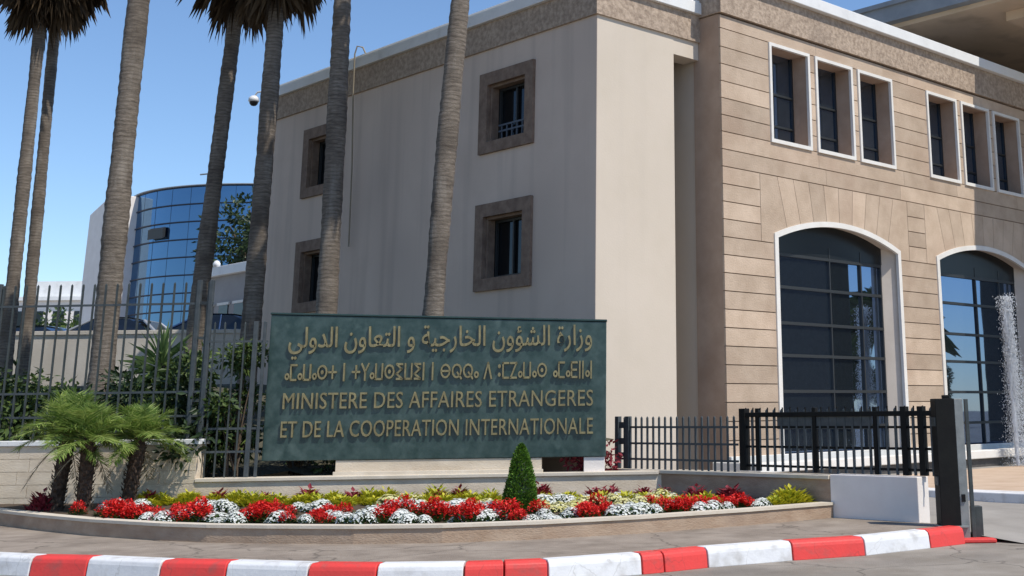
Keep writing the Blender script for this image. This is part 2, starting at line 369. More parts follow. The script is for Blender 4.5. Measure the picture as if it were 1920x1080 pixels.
# ------------------------------------------------------------------ kerb
NK = len(KP)
names = ['white','red','white','red','white','red','white','red','white','red','white','red','white','red','white','red']
where = {0:'white kerb stone cut off by the left frame edge, beside the first red one',
 90:'first red kerb stone from the left, in front of the small date palms', 195:'white kerb stone between the first and second red ones, at the left',
 330:'second red kerb stone from the left, below the curved planter corner', 450:'white kerb stone between the second and third red ones',
 600:'third red kerb stone from the left, below the left half of the green sign', 720:'white kerb stone just left of the red pair below the cone topiary',
 875:'left stone of the red kerb pair below the cone topiary', 943:'right stone of the red kerb pair below the cone topiary',
 1015:'long scuffed white kerb stone between the two red pairs',
 1185:'narrow left stone of the red kerb pair below the dark picket fence', 1222:'wider right stone of the red kerb pair below the dark picket fence',
 1305:'white kerb stone between the last red pair and the long red stone',
 1465:'long red kerb stone below the plain grey end wall', 1597:'last white kerb stone before the black gate post',
 1715:'rounded red end kerb stone beside the black gate post'}
for i in range(1, NK-1):
    c = names[i-1] if False else None
    A, B = KB[i], KB[i+1]
    def nrm_at(k):
        p = KB[max(0, k-1)]; q = KB[min(NK-1, k+1)]; dd = (q-p).normalized(); return Vector((dd.y, -dd.x, 0))
    nA, nB = nrm_at(i), nrm_at(i+1)
    dd = (B-A).normalized(); gap = .009
    A2 = A+dd*gap; B2 = B-dd*gap
    colr = 'red' if KP[i][0] in (-260, 90, 330, 600, 875, 943, 1185, 1222, 1465, 1715) else 'white'
    wd = .25
    m = MB()
    prof = [(0.0, .022), (wd-.06, .022), (wd-.015, -.005), (wd, -.05), (wd+.02, -.21), (0, -.21)]
    vs = []
    for P, nv in ((A2, nA), (B2, nB)):
        for dx, z in prof: vs.append(P + nv*dx + Vector((0,0,z)))
    k = len(prof)
    m.add(vs, [tuple(reversed(range(k))), tuple(range(k, 2*k))] + [(j, (j+1) % k, k+(j+1) % k, k+j) for j in range(k)])
    base = (A+B)/2
    o = m.build('kerb_stone', M[colr], loc=(base.x, base.y, -.2), bevel=.012)
    tag(o, where.get(KP[i][0], colr+' kerb stone outside the left frame edge'), 'kerb stone', 'painted kerb stones')
ga_ = Vector((.69,-.72,0)); gb_ = Vector((.72,.69,0))
m = MB(); q_ = onz(1785,1019,-.2); m.obox(q_, ga_*.62, gb_*.25, (0,0,.055))
tag(m.build('flat_kerb_end', M['red'], loc=tuple(q_), bevel=.015), 'low flat red painted kerb end at the foot of the black gate post', 'kerb stone')

# ------------------------------------------------------------------ planter
front = [(7.15,27.0),(7.18,24.0),(7.22,21.83),(7.27,20.25),(7.40,18.79),(7.72,17.25),(8.0,16.5),(8.44,15.72),(9.1,14.72),(9.88,13.9),(11.0,13.25),(12.31,12.78),(14.07,12.41),(15.83,12.20)]
t = thing('planter_kerb', 'low curved travertine planter wall around the flower bed', 'planter', (9.88,13.9,0))
fm = MB(); cm = MB()
FV = [Vector((x, y, 0)) for x, y in front]
for i in range(len(FV)-1):
    def nn_(k):
        p = FV[max(0,k-1)]; q = FV[min(len(FV)-1,k+1)]; e = (q-p).normalized(); return Vector((e.y,-e.x,0))
    A, B, nA, nB = FV[i], FV[i+1], nn_(i), nn_(i+1)
    def strip(mb, o0, o1, z0, z1):
        vs = [A+nA*o0, B+nB*o0, B+nB*o1, A+nA*o1]
        mb.add([v+Vector((0,0,z0)) for v in vs]+[v+Vector((0,0,z1)) for v in vs], [(0,3,2,1),(4,5,6,7),(0,1,5,4),(1,2,6,5),(2,3,7,6),(3,0,4,7)])
    strip(fm, 0, -.16, -.02, .185); strip(cm, .022, -.20, .185, .225)
for mb in (fm, cm):
    mb.f = [list(reversed(f)) for f in mb.f]
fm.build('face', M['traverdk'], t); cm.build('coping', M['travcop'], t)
# soil
back = [(15.83,12.2),(15.83,15.9),(9.9,21.0),(7.3,24.1),(7.15,27)]
def soilz(x, y):
    dback = min(max(0, -(.77*x+.64*y-21.03)), 3.5); dw = max(0, 15.86-x)
    return .17 + .05*(1-min(1, dback/3.2))
m = MB(); FA = [Vector((x+.07, y+.05, 0)) for x, y in front]; BA = [Vector((x, y, 0)) for x, y in ((7.16,27.0),(7.3,24.3),(8.2,23.05),(8.9,22.2),(9.6,21.35),(10.2,20.75),(10.9,20.13),(11.7,19.46),(12.6,18.7),(13.4,18.0),(14.2,17.35),(15.0,16.65),(15.86,15.93),(15.86,12.25))]
def along(P, f):
    k = min(len(P)-2, int(f*(len(P)-1))); return P[k].lerp(P[k+1], f*(len(P)-1)-k)
NA, NB = 90, 16
for i in range(NA+1):
    for j in range(NB+1):
        q = along(FA, i/NA).lerp(along(BA, i/NA), j/NB); m.v.append((q.x, q.y, soilz(q.x, q.y)))
m.add([], [((i+1)*(NB+1)+j, (i+1)*(NB+1)+j+1, i*(NB+1)+j+1, i*(NB+1)+j) for i in range(NA) for j in range(NB)])
m.f = [[k-len(m.v) if k >= len(m.v) else k for k in f] for f in m.f]
tag(m.build('planter_soil', M['soil']), kind='structure')

# ------------------------------------------------------------------ boundary walls
A0 = Vector((9.9,20.98,0)); C0 = Vector((15.86,15.93,0)); dW = (C0-A0).normalized(); nW = Vector((dW.y,-dW.x,0))
t = thing('boundary_wall', 'low travertine wall with pale coping behind the flowers, under the sign', 'wall', (12.9,18.4,.2))
m = MB(); m.obox(A0+Vector((0,0,.1)), C0-A0, -nW*.3, (0,0,.44)); m.build('wall', M['traver'], t)
m = MB(); m.obox(A0+nW*.04+Vector((0,0,.54)), C0-A0-dW*.05, -nW*.38, (0,0,.06)); m.build('coping', M['travcop'], t, bevel=.008)
t = thing('side_wall', 'travertine wall with coping beneath the black gate bars, right of the flowers', 'wall', (15.95,13,0))
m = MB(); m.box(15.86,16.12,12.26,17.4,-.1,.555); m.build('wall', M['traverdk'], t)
m = MB(); m.box(15.82,16.16,12.26,17.4,.555,.615); m.build('coping', M['travcop'], t, bevel=.008)
m = MB(); m.box(15.845,16.13,10.66,12.25,-.3,.63)
tag(m.build('end_wall', M['greywall'], loc=(15.9,11.3,0), bevel=.01), 'plain light grey painted wall block ending beside the black gate post', 'wall')
B0 = A0; A1 = Vector((5.3,26.5,0)); dL = (A1-B0).normalized(); nL = Vector((-dL.y, dL.x, 0))
if nL.dot(Vector((-.7,-.7,0))) < 0: nL = -nL
t = thing('stone_wall', 'light stone wall with white coping behind the small date palms', 'wall', (8.0,23.2,.2))
m = MB()
for r in range(5):   # courses of stone blocks with open joints
    z0 = .1+r*.21; x = -.2*(r % 2); L = (A1-B0).length
    while x < L:
        x1 = min(L, x+.62); xa = max(0, x)
        if x1-xa > .05: m.obox(B0+dL*(xa+.004)+nL*.02+Vector((0,0,z0+.004)), dL*(x1-xa-.008), -nL*.04, (0,0,.202))
        x += .62
m.obox(B0+Vector((0,0,.1)), A1-B0, -nL*.32, (0,0,1.045))
m.build('wall', M['traver'], t)
m = MB(); m.obox(B0-dL*.05+nL*.06+Vector((0,0,1.15)), A1-B0+dL*.05, -nL*.42, (0,0,.09)); m.build('coping', M['coping'], t, bevel=.012)

# ------------------------------------------------------------------ sign
SL = Vector((10.87,20.614,.85)); SR = Vector((15.157,16.587,.85)); sx = (SR-SL).normalized(); SW = (SR-SL).length
sn = Vector((sx.y,-sx.x,0))     # towards the viewer
t = thing('sign', 'large green marble sign with raised brass lettering in three scripts', 'sign', (13.0,18.6,.6))
def signp(u, v, o=0): return SL + sx*u + Vector((0,0,v)) + sn*o
m = MB()
# four marble slabs with hairline joints; top drops slightly to the right
def topv(u): return 2.48-.17*u/SW
m.prism([signp(0,0,-.22), signp(SW,0,-.22), signp(SW,topv(SW),-.22), signp(0,topv(0),-.22)], sn*.22)
o = m.build('slab', [M['marble'], M['marbleside']], t, bevel=.012)
m = MB(); m.prism([signp(-.012,topv(0)+.004,-.23), signp(SW+.012,topv(SW)+.004,-.23), signp(SW+.012,topv(SW)+.04,-.23), signp(-.012,topv(0)+.04,-.23)], sn*.245)
m.build('top_edge', M['marbleside'], t, bevel=.008)
def put_text(mb, u0, u1, v0, v1, name):
    xs = [a[0] for a in mb.v]; ys = [a[1] for a in mb.v]
    x0, x1, y0, y1 = min(xs), max(xs), min(ys), max(ys)
    mb.v = [tuple(signp(u0+(a[0]-x0)/(x1-x0)*(u1-u0), v0+(a[1]-y0)/(y1-y0)*(v1-v0), .001+a[2])) for a in mb.v]
    mb.build(name, M['gold'], t)
put_text(text_mesh('MINISTERE DES AFFAIRES ETRANGERES', .04, 0.0, 1.05), .305, 5.655, .86, 1.135, 'lettering')
put_text(text_mesh('ET DE LA COOPERATION INTERNATIONALE', .04, 0.0, 1.05), .30, 5.657, .385, .66, 'lettering')
# Arabic line, right to left, contextual forms set left to right in visual order
words = ['\uFEED\uFEAF\uFE8D\uFEAD\uFE93',                                  # w-z-a-r-t
         '\uFE8D\uFEDF\uFEB8\uFE86\uFEED\uFEE5',                            # al-shu'un
         '\uFE8D\uFEDF\uFEA8\uFE8E\uFEAD\uFE9F\uFEF4\uFE94',                # al-kharijiya
         '\uFEED', '\uFE8D\uFEDF\uFE98\uFECC\uFE8E\uFEED\uFEE5',            # wa al-ta'awun
         '\uFE8D\uFEDF\uFEAA\uFEED\uFEDF\uFEF2']                            # al-duwali
ar = ' '.join(words)[::-1]
put_text(text_mesh(ar, .04, .006), .34, 5.63, 1.70, 2.27, 'lettering')
# Tifinagh line from strokes
class TF:
    def __init__(s): s.m = MB(); s.x = 0; s.w = .125
    def seg(s, x0, y0, x1, y1):
        a = Vector((s.x+x0, y0, 0)); b = Vector((s.x+x1, y1, 0)); d = (b-a).normalized()*s.w/2; q = Vector((-d.y, d.x, 0))
        s.m.prism([a-d+q*-1, b+d-q, b+d+q, a-d+q], (0,0,.045))
    def circ(s, cx, cy, r, n=12):
        for i in range(n):
            a, b = 2*pi*i/n, 2*pi*(i+1)/n
            ri, ro = r-s.w/2, r+s.w/2
            s.m.prism([(s.x+cx+ri*cos(a), cy+ri*sin(a), 0), (s.x+cx+ro*cos(a), cy+ro*sin(a), 0), (s.x+cx+ro*cos(b), cy+ro*sin(b), 0), (s.x+cx+ri*cos(b), cy+ri*sin(b), 0)], (0,0,.045))
    def dot(s, cx, cy, r=.13):
        s.m.prism([(s.x+cx+r*cos(2*pi*i/8), cy+r*sin(2*pi*i/8), 0) for i in range(8)], (0,0,.045))
tf = TF()
G = {'a': (.42, lambda: tf.circ(.2,.26,.15)), 't': (.8, lambda: (tf.seg(.05,.5,.65,.5), tf.seg(.35,.15,.35,.85))),
 'm': (.72, lambda: (tf.seg(.08,.06,.08,.94), tf.seg(.08,.06,.55,.06), tf.seg(.08,.94,.55,.94))),
 'w': (.85, lambda: (tf.seg(.08,.06,.08,.94), tf.seg(.65,.06,.65,.94), tf.seg(.08,.06,.65,.06))),
 's': (1.0, lambda: (tf.circ(.44,.5,.38), tf.dot(.44,.5))), 'n': (.36, lambda: tf.seg(.1,.02,.1,.98)),
 'g': (.8, lambda: (tf.seg(.35,.02,.35,.5), tf.seg(.35,.5,.05,.95), tf.seg(.35,.5,.65,.95))),
 'i': (.75, lambda: (tf.seg(.55,.94,.08,.94), tf.seg(.08,.94,.5,.64), tf.seg(.5,.64,.08,.36), tf.seg(.08,.36,.55,.06), tf.seg(.1,.06,.55,.06))),
 'b': (1.0, lambda: (tf.circ(.44,.5,.38), tf.seg(.1,.5,.78,.5))), 'r': (1.0, lambda: (tf.circ(.44,.5,.38), tf.seg(.5,.4,.85,.05))),
 'd': (.8, lambda: (tf.seg(.05,.05,.35,.95), tf.seg(.35,.95,.65,.05))), 'u': (.36, lambda: (tf.dot(.12,.25), tf.dot(.12,.75))),
 'y': (.72, lambda: (tf.seg(.05,.94,.55,.94), tf.seg(.55,.94,.05,.06), tf.seg(.05,.06,.55,.06))),
 'l': (.6, lambda: (tf.seg(.1,.02,.1,.98), tf.seg(.38,.02,.38,.98))), 'D': (.72, lambda: (tf.seg(.08,.06,.08,.94), tf.seg(.08,.06,.55,.06), tf.seg(.08,.94,.55,.94), tf.seg(.08,.5,.5,.5))),
 ' ': (.45, lambda: None)}
for ch in 'amawast n tgawsiwin n brra d umyawas amaDlan':
    wd_, fn = G[ch]; fn(); tf.x += wd_
put_text(tf.m, .31, 5.63, 1.325, 1.635, 'lettering')
m = MB(); m.obox(signp(1.25,-.30,-.02), sx*3.52, -sn*.18, (0,0,.295)); m.build('plinth', M['traver'], t, bevel=.006)
m = MB(); m.obox(signp(1.22,-.262,.02), sx*3.58, -sn*.04, (0,0,.07)); m.build('plinth_step', M['travcop'], t, bevel=.006)
m = MB(); m.obox(signp(5.50,-.30,-.03), sx*.36, -sn*.2, (0,0,.297)); m.build('foot_block', M['greywall'], t, bevel=.006)

# ------------------------------------------------------------------ fences
def fence(name, label, group, P, Q, zb, zt, rails, step, r, mats, posts=(), thick=None, zpost=None, flat=False, skip=None):
    P = Vector((P[0], P[1], 0)); Q = Vector((Q[0], Q[1], 0)); L = (Q-P).length; d = (Q-P).normalized(); nrm = Vector((-d.y, d.x, 0))
    t = thing(name, label, 'fence' if 'gate' not in name else 'gate', (P.x, P.y, zb), group)
    rm, bm_ = mats
    for z in rails:
        m = MB(); m.obox(P+Vector((0,0,z-.018))-nrm*.012, Q-P, nrm*.024, (0,0,.036)); m.build('rail', rm, t)
    for s_, w_ in posts:
        m = MB(); m.obox(P+d*(s_-w_/2)-nrm*w_/2+Vector((0,0,zb)), d*w_, nrm*w_, (0,0,(zpost or zt)-zb))
        m.build('post', rm, t, bevel=.006)
    k = int(L/step); first = None
    for i in range(k+1):
        s_ = step*.5+i*step
        if s_ > L: break
        if first is None:
            m = MB(); o0 = P+d*s_
            m.obox(o0-d*r-nrm*r+Vector((0,0,zb)), d*2*r, nrm*2*r, (0,0,zt-zb-.03))
            q = o0+Vector((0,0,zt-.03))
            m.add([q-d*r-nrm*r, q+d*r-nrm*r, q+d*r+nrm*r, q-d*r+nrm*r, q+Vector((0,0,.03))], [(0,1,4),(1,2,4),(2,3,4),(3,0,4)])
            first = m.build('bar', bm_, t)
        else:
            c = first.copy(); C.objects.link(c); c.parent = t; c.location = d*(i*step)
    return t
fo = -nL*.17
pA = B0+fo; pB = A1+fo
t = fence('iron_fence', 'tall grey green railing fence on the stone wall behind the date palms', None, (pA.x, pA.y), (pB.x, pB.y), 1.23, 3.9, (1.62,2.02,3.52), .207, .014, (M['iron'], M['ironlight']), posts=((.05,.07),(.27,.07),(3.9,.07)), zpost=3.92)
for z in (1.5, 1.85, 2.2, 2.9, 3.5):
    m = MB(); m.obox(pA+dL*.08-nL*.012+Vector((0,0,z)), dL*.16, nL*.024, (0,0,.05)); m.build('post_tie', M['ironlight'], t)
qA = A0-nW*.16; qB = A0+dW*1.0-nW*.16
fence('low_iron_fence', 'shorter grey railing between the tall fence and the green sign', None, (qA.x, qA.y), (qB.x, qB.y), .60, 3.2, (1.02,1.40,2.86), .17, .013, (M['iron'], M['ironlight']), posts=((.78,.075),(.93,.05)))
# short fence and sliding gate along the side wall
sfence = fence('picket_fence', 'short dark picket fence right of the sign, in front of the cream wall', None, (15.99,17.22), (15.99,14.25), .615, 1.52, (.78,1.05,1.33), .148, .015, (M['iron'], M['iron']), posts=((.05,.09),(.32,.09)), zpost=1.52)
for z in (.85, 1.1, 1.38):
    m = MB(); m.box(15.975, 16.005, 16.90, 17.17, z-.04, z+.04); m.build('bracket', M['iron'], sfence)
gate = fence('sliding_gate', 'black sliding barred gate in front of the arched windows', None, (16.03,14.2), (16.03,10.35), .64, 1.62, (.72,1.02,1.33), .158, .017, (M['black'], M['iron']), posts=((.06,.13),(.36,.07),(1.55,.07),(2.72,.07),(3.25,.10),(3.55,.10)), zpost=1.63)
m = MB(); m.box(15.985,16.075,10.35,14.2,1.49,1.565); m.build('top_beam', M['black'], gate, bevel=.008)
m = MB(); m.box(16.02,16.04,11.55,13.42,1.30,1.49); m.build('cross_plate', M['iron'], gate)
m = MB()
y = 14.1
while y > 10.4: m.box(16.022,16.038,y-.008,y+.008,1.565,1.64); y -= .158
m.build('spikes', M['black'], gate)
# gate post
t = thing('gate_post', 'tall black steel gate post standing at the end of the kerb', 'gate post', tuple(onz(1780,1017,-.2)))
PX, PY = 13.70, 8.92
ga = Vector((1,-.98,0)).normalized(); gb = Vector((.98,1,0)).normalized()
o_ = Vector((PX,PY,-.2))
G0 = onz(1768,1017,-.2)
m = MB(); m.obox(G0, ga*.27, gb*.32, (0,0,1.93)); m.build('column', M['black'], t, bevel=.008)
m = MB(); m.obox(G0+ga*.274+gb*.01, ga*.12, gb*.035, (0,0,1.925)); m.obox(G0+ga*.274+gb*.10, ga*.06, gb*.10, (0,0,1.92))
m.build('roller_channel', M['steel'], t, bevel=.006)
m = MB(); m.obox(G0+ga*.43+gb*.04, ga*.05, gb*.06, (0,0,1.92)); m.build('guide_rail', M['ironlight'], t, bevel=.004)
m = MB(); m.obox(G0+ga*.47+gb*.12, ga*.14, gb*.18, (0,0,.46)); m.build('motor_box', M['ironlight'], t, bevel=.01)
m = MB(); m.obox(G0-ga*.02+gb*.02+Vector((0,0,1.55)), ga*.02, gb*.22, (0,0,.12)); m.build('hinge_plate', M['ironlight'], t, bevel=.004)
m = MB(); m.obox(G0-ga*.02+gb*.02+Vector((0,0,.75)), ga*.02, gb*.22, (0,0,.12)); m.build('hinge_plate', M['ironlight'], t, bevel=.004)
m = MB(); m.obox(G0-ga*.05-gb*.05+Vector((0,0,.19)), ga*.42, gb*.42, (0,0,.025)); m.build('base_plate', M['steel'], t, bevel=.004)
m = MB(); m.obox(G0+ga*.30-gb*.01+Vector((0,0,.53)), ga*.05, gb*.03, (0,0,.10)); m.build('lock', M['black'], t)
m = MB(); m.obox(G0+ga*.14+gb*.1+Vector((0,0,1.93)), ga*.10, gb*.10, (0,0,.05)); m.build('cap', M['black'], t, bevel=.01)

# ------------------------------------------------------------------ office building
X0, Y0, XS, XB, YB = 17.27, 19.24, 19.63, 20.47, 18.54
XE, YE = 46.0, 33.6
b = thing('office_building', 'two storey ministry building with sandstone arches and cream rendered wing', 'building', (17.3,19.3,0))
ZF0, ZF1, ZC = 10.0, 10.66, 11.0
# left wing: walls with window openings (wall outline in YZ, extruded along +X)
wins = [(21.31,23.31,7.47,9.41), (21.31,23.34,4.29,6.28), (29.36,31.46,7.45,9.40), (29.44,31.52,4.29,6.24)]
def rect(a0, a1, b0, b1): return [(a0,b0),(a1,b0),(a1,b1),(a0,b1)]
sp = [rect(Y0, YE, 0, ZF0)] + [rect(a0+.2, a1-.2, c0+.2, c1-.2) for a0, a1, c0, c1 in wins]
m = curve_mesh(sp, .4)
m.v = [(X0+a[2], a[0], a[1]) for a in m.v]; m.f = [list(f) for f in m.f]
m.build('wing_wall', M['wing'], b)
m = MB(); m.box(X0+.006, XS, Y0-.004, Y0+.5, 0, ZF0); m.build('front_wall', M['render'], b)
m = MB(); m.box(XS, XB-.004, Y0+.004, Y0+.5, 9.58, ZF0); m.build('lintel', M['render'], b)
m = MB(); m.box(X0+.4, XB, YE-.4, YE-.003, 0, ZF0); m.build('rear_wall', M['render'], b)
m = MB(); m.box(XS-.3, XS, Y0+.5, Y0+3.0, 0, ZF0-.01); m.build('return_wall', M['render'], b)
m = MB(); m.box(XS-.002, XB-.01, Y0+3.0, Y0+3.2, 0, ZF0); m.build('recess_wall', M['render'], b)
m = MB(); m.box(X0-.06, XB-.004, Y0-.06, YE+.06, ZF0, ZF1); m.build('fascia', M['fascia'], b)
m = MB(); m.box(X0-.16, XB-.003, Y0-.16, YE+.16, ZF1+.003, ZC-.05); m.box(X0-.10, XB-.004, Y0-.1, YE+.1, ZC-.05, ZC+.02); m.build('coping', M['coping'], b, bevel=.012)
m = MB(); m.box(XB-.01, XE, YB+.9, YE+.2, 10.6, 11.2); m.build('roof', M['roof'], b)
for a0, a1, c0, c1 in wins:
    wn = MB(); wn.box(X0+.33, X0+.35, a0+.2, a1-.2, c0+.2, c1-.2)
    wo_ = wn.build('window', M['glassdark'], b)
    m = curve_mesh([rect(a0,a1,c0,c1), rect(a0+.30,a1-.30,c0+.27,c1-.30)], .11)
    m.v = [(X0-.07+a[2], a[0], a[1]) for a in m.v]; m.build('surround', M['surround'], wo_, bevel=.01)
    m = MB()   # inner reveal in two steps
    m2 = curve_mesh([rect(a0+.2,a1-.2,c0+.2,c1-.2), rect(a0+.36,a1-.36,c0+.30,c1-.36)], .2)
    m2.v = [(X0+.045+a[2], a[0], a[1]) for a in m2.v]; m2.build('reveal', M['surround'], wo_)
    m = MB(); ym = (a0+a1)/2
    m.box(X0+.26,X0+.32,a0+.36,a0+.42,c0+.3,c1-.36); m.box(X0+.26,X0+.32,a1-.42,a1-.36,c0+.3,c1-.36); m.box(X0+.262,X0+.318,ym-.025,ym+.025,c0+.3,c1-.36)
    m.box(X0+.261,X0+.319,a0+.36,a1-.36,c0+.3,c0+.36); m.box(X0+.261,X0+.319,a0+.36,a1-.36,c1-.42,c1-.36)
    m.build('frame', M['alu'], wo_)
    if (a0, c0) == (21.31, 7.47):
        m = MB(); m.box(X0+.20,X0+.235,a0+.42,a1-.42,c0+.52,c0+.56); m.box(X0+.20,X0+.235,a0+.42,a1-.42,c0+.66,c0+.70)
        for k in range(6): m.box(X0+.203,X0+.232,a0+.5+k*.19,a0+.53+k*.19,c0+.3,c0+.68)
        m.build('guard_rail', M['railing'], wo_)
# stone block
archs = [(22.20,27.31), (29.02,34.13), (35.84,40.95)]
up_w = []
for x0 in (22.18, 28.96, 35.74):
    for k in range(3): up_w.append((x0+k*1.785, x0+k*1.785+1.56))
ZS, ZT, ZB0 = 5.6, 6.085, .25
def arch_pts(x0, x1, zb, zs, zt, n=16, off=0.0):
    c = (x0+x1)/2; hw = (x1-x0)/2; h = zt-zs; R = (hw*hw+h*h)/(2*h); zc = zt-R; a = math.asin(hw/R)
    x0 += off; x1 -= off; R -= off; hw -= off; a = math.asin(hw/R)
    return [(x0,zb),(x1,zb)] + [(c+R*sin(a-2*a*i/n), zc+R*cos(a-2*a*i/n)) for i in range(n+1)]
YW = YB+.035
sp = [rect(XB+.03, XE, .0, 10.58)] + [rect(x0+.06, x1-.06, 7.83, 10.19) for x0, x1 in up_w] + [arch_pts(x0, x1, ZB0, ZS, ZT, off=.06) for x0, x1 in archs]
m = curve_mesh(sp, .55)
m.v = [(a[0], YW+.55-a[2], a[1]) for a in m.v]
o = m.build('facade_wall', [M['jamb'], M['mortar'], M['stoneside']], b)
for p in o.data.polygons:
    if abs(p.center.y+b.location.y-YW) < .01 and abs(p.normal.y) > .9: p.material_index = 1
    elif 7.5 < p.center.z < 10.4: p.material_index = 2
# cladding slabs
zl = [10.565,10.24,9.79,9.38,8.97,8.57,8.17,7.78,7.37,6.97] + [6.97-.4*k for k in range(1, 17)]
GAP = .011
cl = MB()
def slab(x0, x1, z0, z1):
    if x1-x0 < .05: return
    cl.obox(Vector((x0+GAP*.3, YB, z0+GAP)), (x1-x0-GAP*.6,0,0), (0,.05,0), (0,0,z1-z0-2*GAP))
rr = random.Random(3)
def course(x0, x1, z0, z1, L=2.2):
    x = x0
    while x < x1-.01:
        xn = min(x1, x+rr.uniform(.8, 1.2)*L)
        if x1-xn < .6: xn = x1
        slab(x, xn, z0, z1); x = xn
for r in range(len(zl)-1):
    z1, z0 = zl[r], zl[r+1]
    edges = [XB]
    if r == 0 or r in (7, 8): segs = [(XB, XE)]
    elif 1 <= r <= 6:
        segs = []; x = XB
        for a0, a1 in up_w: segs.append((x, a0+.05)); x = a1-.05
        segs.append((x, XE))
    else:
        segs = []; x = XB
        for a0, a1 in archs:
            e = .45 if z1 > 5.4 else -.05
            segs.append((x, a0-e)); x = a1+e
        segs.append((x, XE))
    for s0, s1 in segs: course(s0, s1, z0, z1, 3.2 if r > 0 else 4)
for a0, a1 in archs:       # voussoirs fanning round each flat arch
    nv = 10; c = (a0+a1)/2; hw = (a1-a0)/2; h = ZT-ZS; R = (hw*hw+h*h)/(2*h); zc = ZT-R
    XT0, XT1 = a0-.45, a1+.45
    def bot(u):
        x = a0 + u*(a1-a0); return x, zc+sqrt(max(0, R*R-(x-c)**2))-.05
    for i in range(nv):
        u0, u1 = i/nv, (i+1)/nv
        bx0, bz0 = bot(u0); bx1, bz1 = bot(u1)
        def tx(u):
            return c + (u-.5)*2*(hw+.45)*(1 if abs(u-.5) > .45 else .985)
        p = [(bx0+GAP*.6, bz0), (bx1-GAP*.6, bz1), (tx(u1)-GAP*.6, 6.97-GAP), (tx(u0)+GAP*.6, 6.97-GAP)]
        if i == 0: p = [(XT0+GAP, 5.37+GAP), (a0+.02, 5.37+GAP), (a0+.02, bz0)] + p[1:3] + [(XT0+GAP, 6.97-GAP)]
        if i == nv-1: p = [p[0], (a1-.02, bz1), (a1-.02, 5.37+GAP), (XT1-GAP, 5.37+GAP), (XT1-GAP, 6.97-GAP), p[3]]
        cl.prism([(x, YB, z) for x, z in p], (0,.05,0))
cl.build('stone_cladding', M['stone'], b)
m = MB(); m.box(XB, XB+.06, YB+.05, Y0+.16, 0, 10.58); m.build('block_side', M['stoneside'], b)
m = MB(); m.box(XB+.03, XB+.08, Y0+.161, Y0+3.05, 0, 10.58); m.build('recess_side', M['render'], b)
m = MB(); m.box(XB-.05, XE, YB-.07, YB+.9, 10.60, 11.40); m.box(XB-.048, XB+.5, YB+.9, YE, 10.60, 11.40); m.build('block_fascia', M['fascia'], b)
m = MB(); m.box(XB-.18, XE, YB-.22, YB+1.0, 11.405, 11.70); m.box(XB-.18, XB+.7, YB+1.0, YE, 11.405, 11.70); m.build('block_coping', M['coping'], b, bevel=.015)
m = MB(); m.box(XB-.02, XE, YB-.12, YB-.003, 0, .64); m.build('base_course', M['trim'], b, bevel=.01)
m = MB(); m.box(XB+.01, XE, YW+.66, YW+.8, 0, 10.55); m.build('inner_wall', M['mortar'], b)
YG = 19.06
for i, (x0, x1) in enumerate(up_w):
    wn = MB(); wn.box(x0+.05, x1-.05, YG, YG+.02, 7.8, 10.2); wo_ = wn.build('upper_window', M['glass'], b)
    m = curve_mesh([rect(x0,x1,7.77,10.24), rect(x0+.08,x1-.08,7.86,10.16)], .08); m.v = [(a[0], YB+.045-a[2]-.01, a[1]) for a in m.v]
    m.f = [list(reversed(f)) for f in m.f]
    m.build('frame', M['trim'], wo_, bevel=.006)
    m = MB()
    for z in (8.35, 9.15): m.box(x0+.06, x1-.06, YG-.05, YG, z-.025, z+.025)
    m.box(x0+.06,x0+.11,YG-.048,YG,7.83,10.19); m.box(x1-.11,x1-.06,YG-.048,YG,7.83,10.19)
    m.build('mullion', M['alu'], wo_)
YG = 18.95
for x0, x1 in archs:
    for xa, sg in ((x1, -1), (x0, 1)):
        m = MB(); m.prism([(xa+sg*.055, YW+.03, .62), (xa+sg*.055, YG+.06, .62), (xa+sg*.36, YG+.06, .62), (xa+sg*.36, YG-.01, .62)], (0,0,5.05 if True else 0))
        m.build('reveal', M['jamb'], b)
    ap = arch_pts(x0, x1, ZB0, ZS, ZT, off=.055)
    wn = MB(); wn.prism([(x, YG, z) for x, z in ap], (0,.02,0)); wo_ = wn.build('arched_window', M['glass'], b)
    m = curve_mesh([arch_pts(x0, x1, ZB0+.4, ZS, ZT, 24), arch_pts(x0, x1, ZB0+.3, ZS, ZT, 24, .15)], .1)
    op = arch_pts(x0, x1, .64, ZS, ZT, 24); ip = arch_pts(x0, x1, .64, ZS, ZT, 24, .13)
    m = MB(); k = len(op); y0, y1 = YB-.035, YB+.046
    for q in range(1, k):
        q2 = (q+1) % k
        if q2 == 1: continue
        a_, b_, c_, d_ = op[q], op[q2], ip[q2], ip[q]
        m.add([(a_[0],y0,a_[1]),(b_[0],y0,b_[1]),(c_[0],y0,c_[1]),(d_[0],y0,d_[1]),(a_[0],y1,a_[1]),(b_[0],y1,b_[1]),(c_[0],y1,c_[1]),(d_[0],y1,d_[1])],
              [(0,1,2,3),(4,7,6,5),(0,4,5,1),(2,6,7,3)])
    m.build('frame', M['trim'], wo_)
    m = MB()
    for z in (1.2, 2.02, 2.84, 3.59, 4.43, 5.20): m.box(x0+.37, x1-.37, YG-.06, YG, z-.035, z+.035)
    for x in (x0+.39, x0+2.55, x0+3.85, x1-.39): m.box(x-.022, x+.022, YG-.055, YG, .3, 5.5)
    m.build('mullion', M['alu'], wo_)
    m = MB(); m.prism([(x, YG-.045, z) for x, z in [(x0+.06,5.24),(x1-.06,5.24)]+arch_pts(x0,x1,5.24,ZS,ZT,off=.06)[2:]], (0,.04,0)); m.build('dark_reflection', M['archrefl'], wo_)  # dark sheet over the glass, standing in for the mirrored canopy
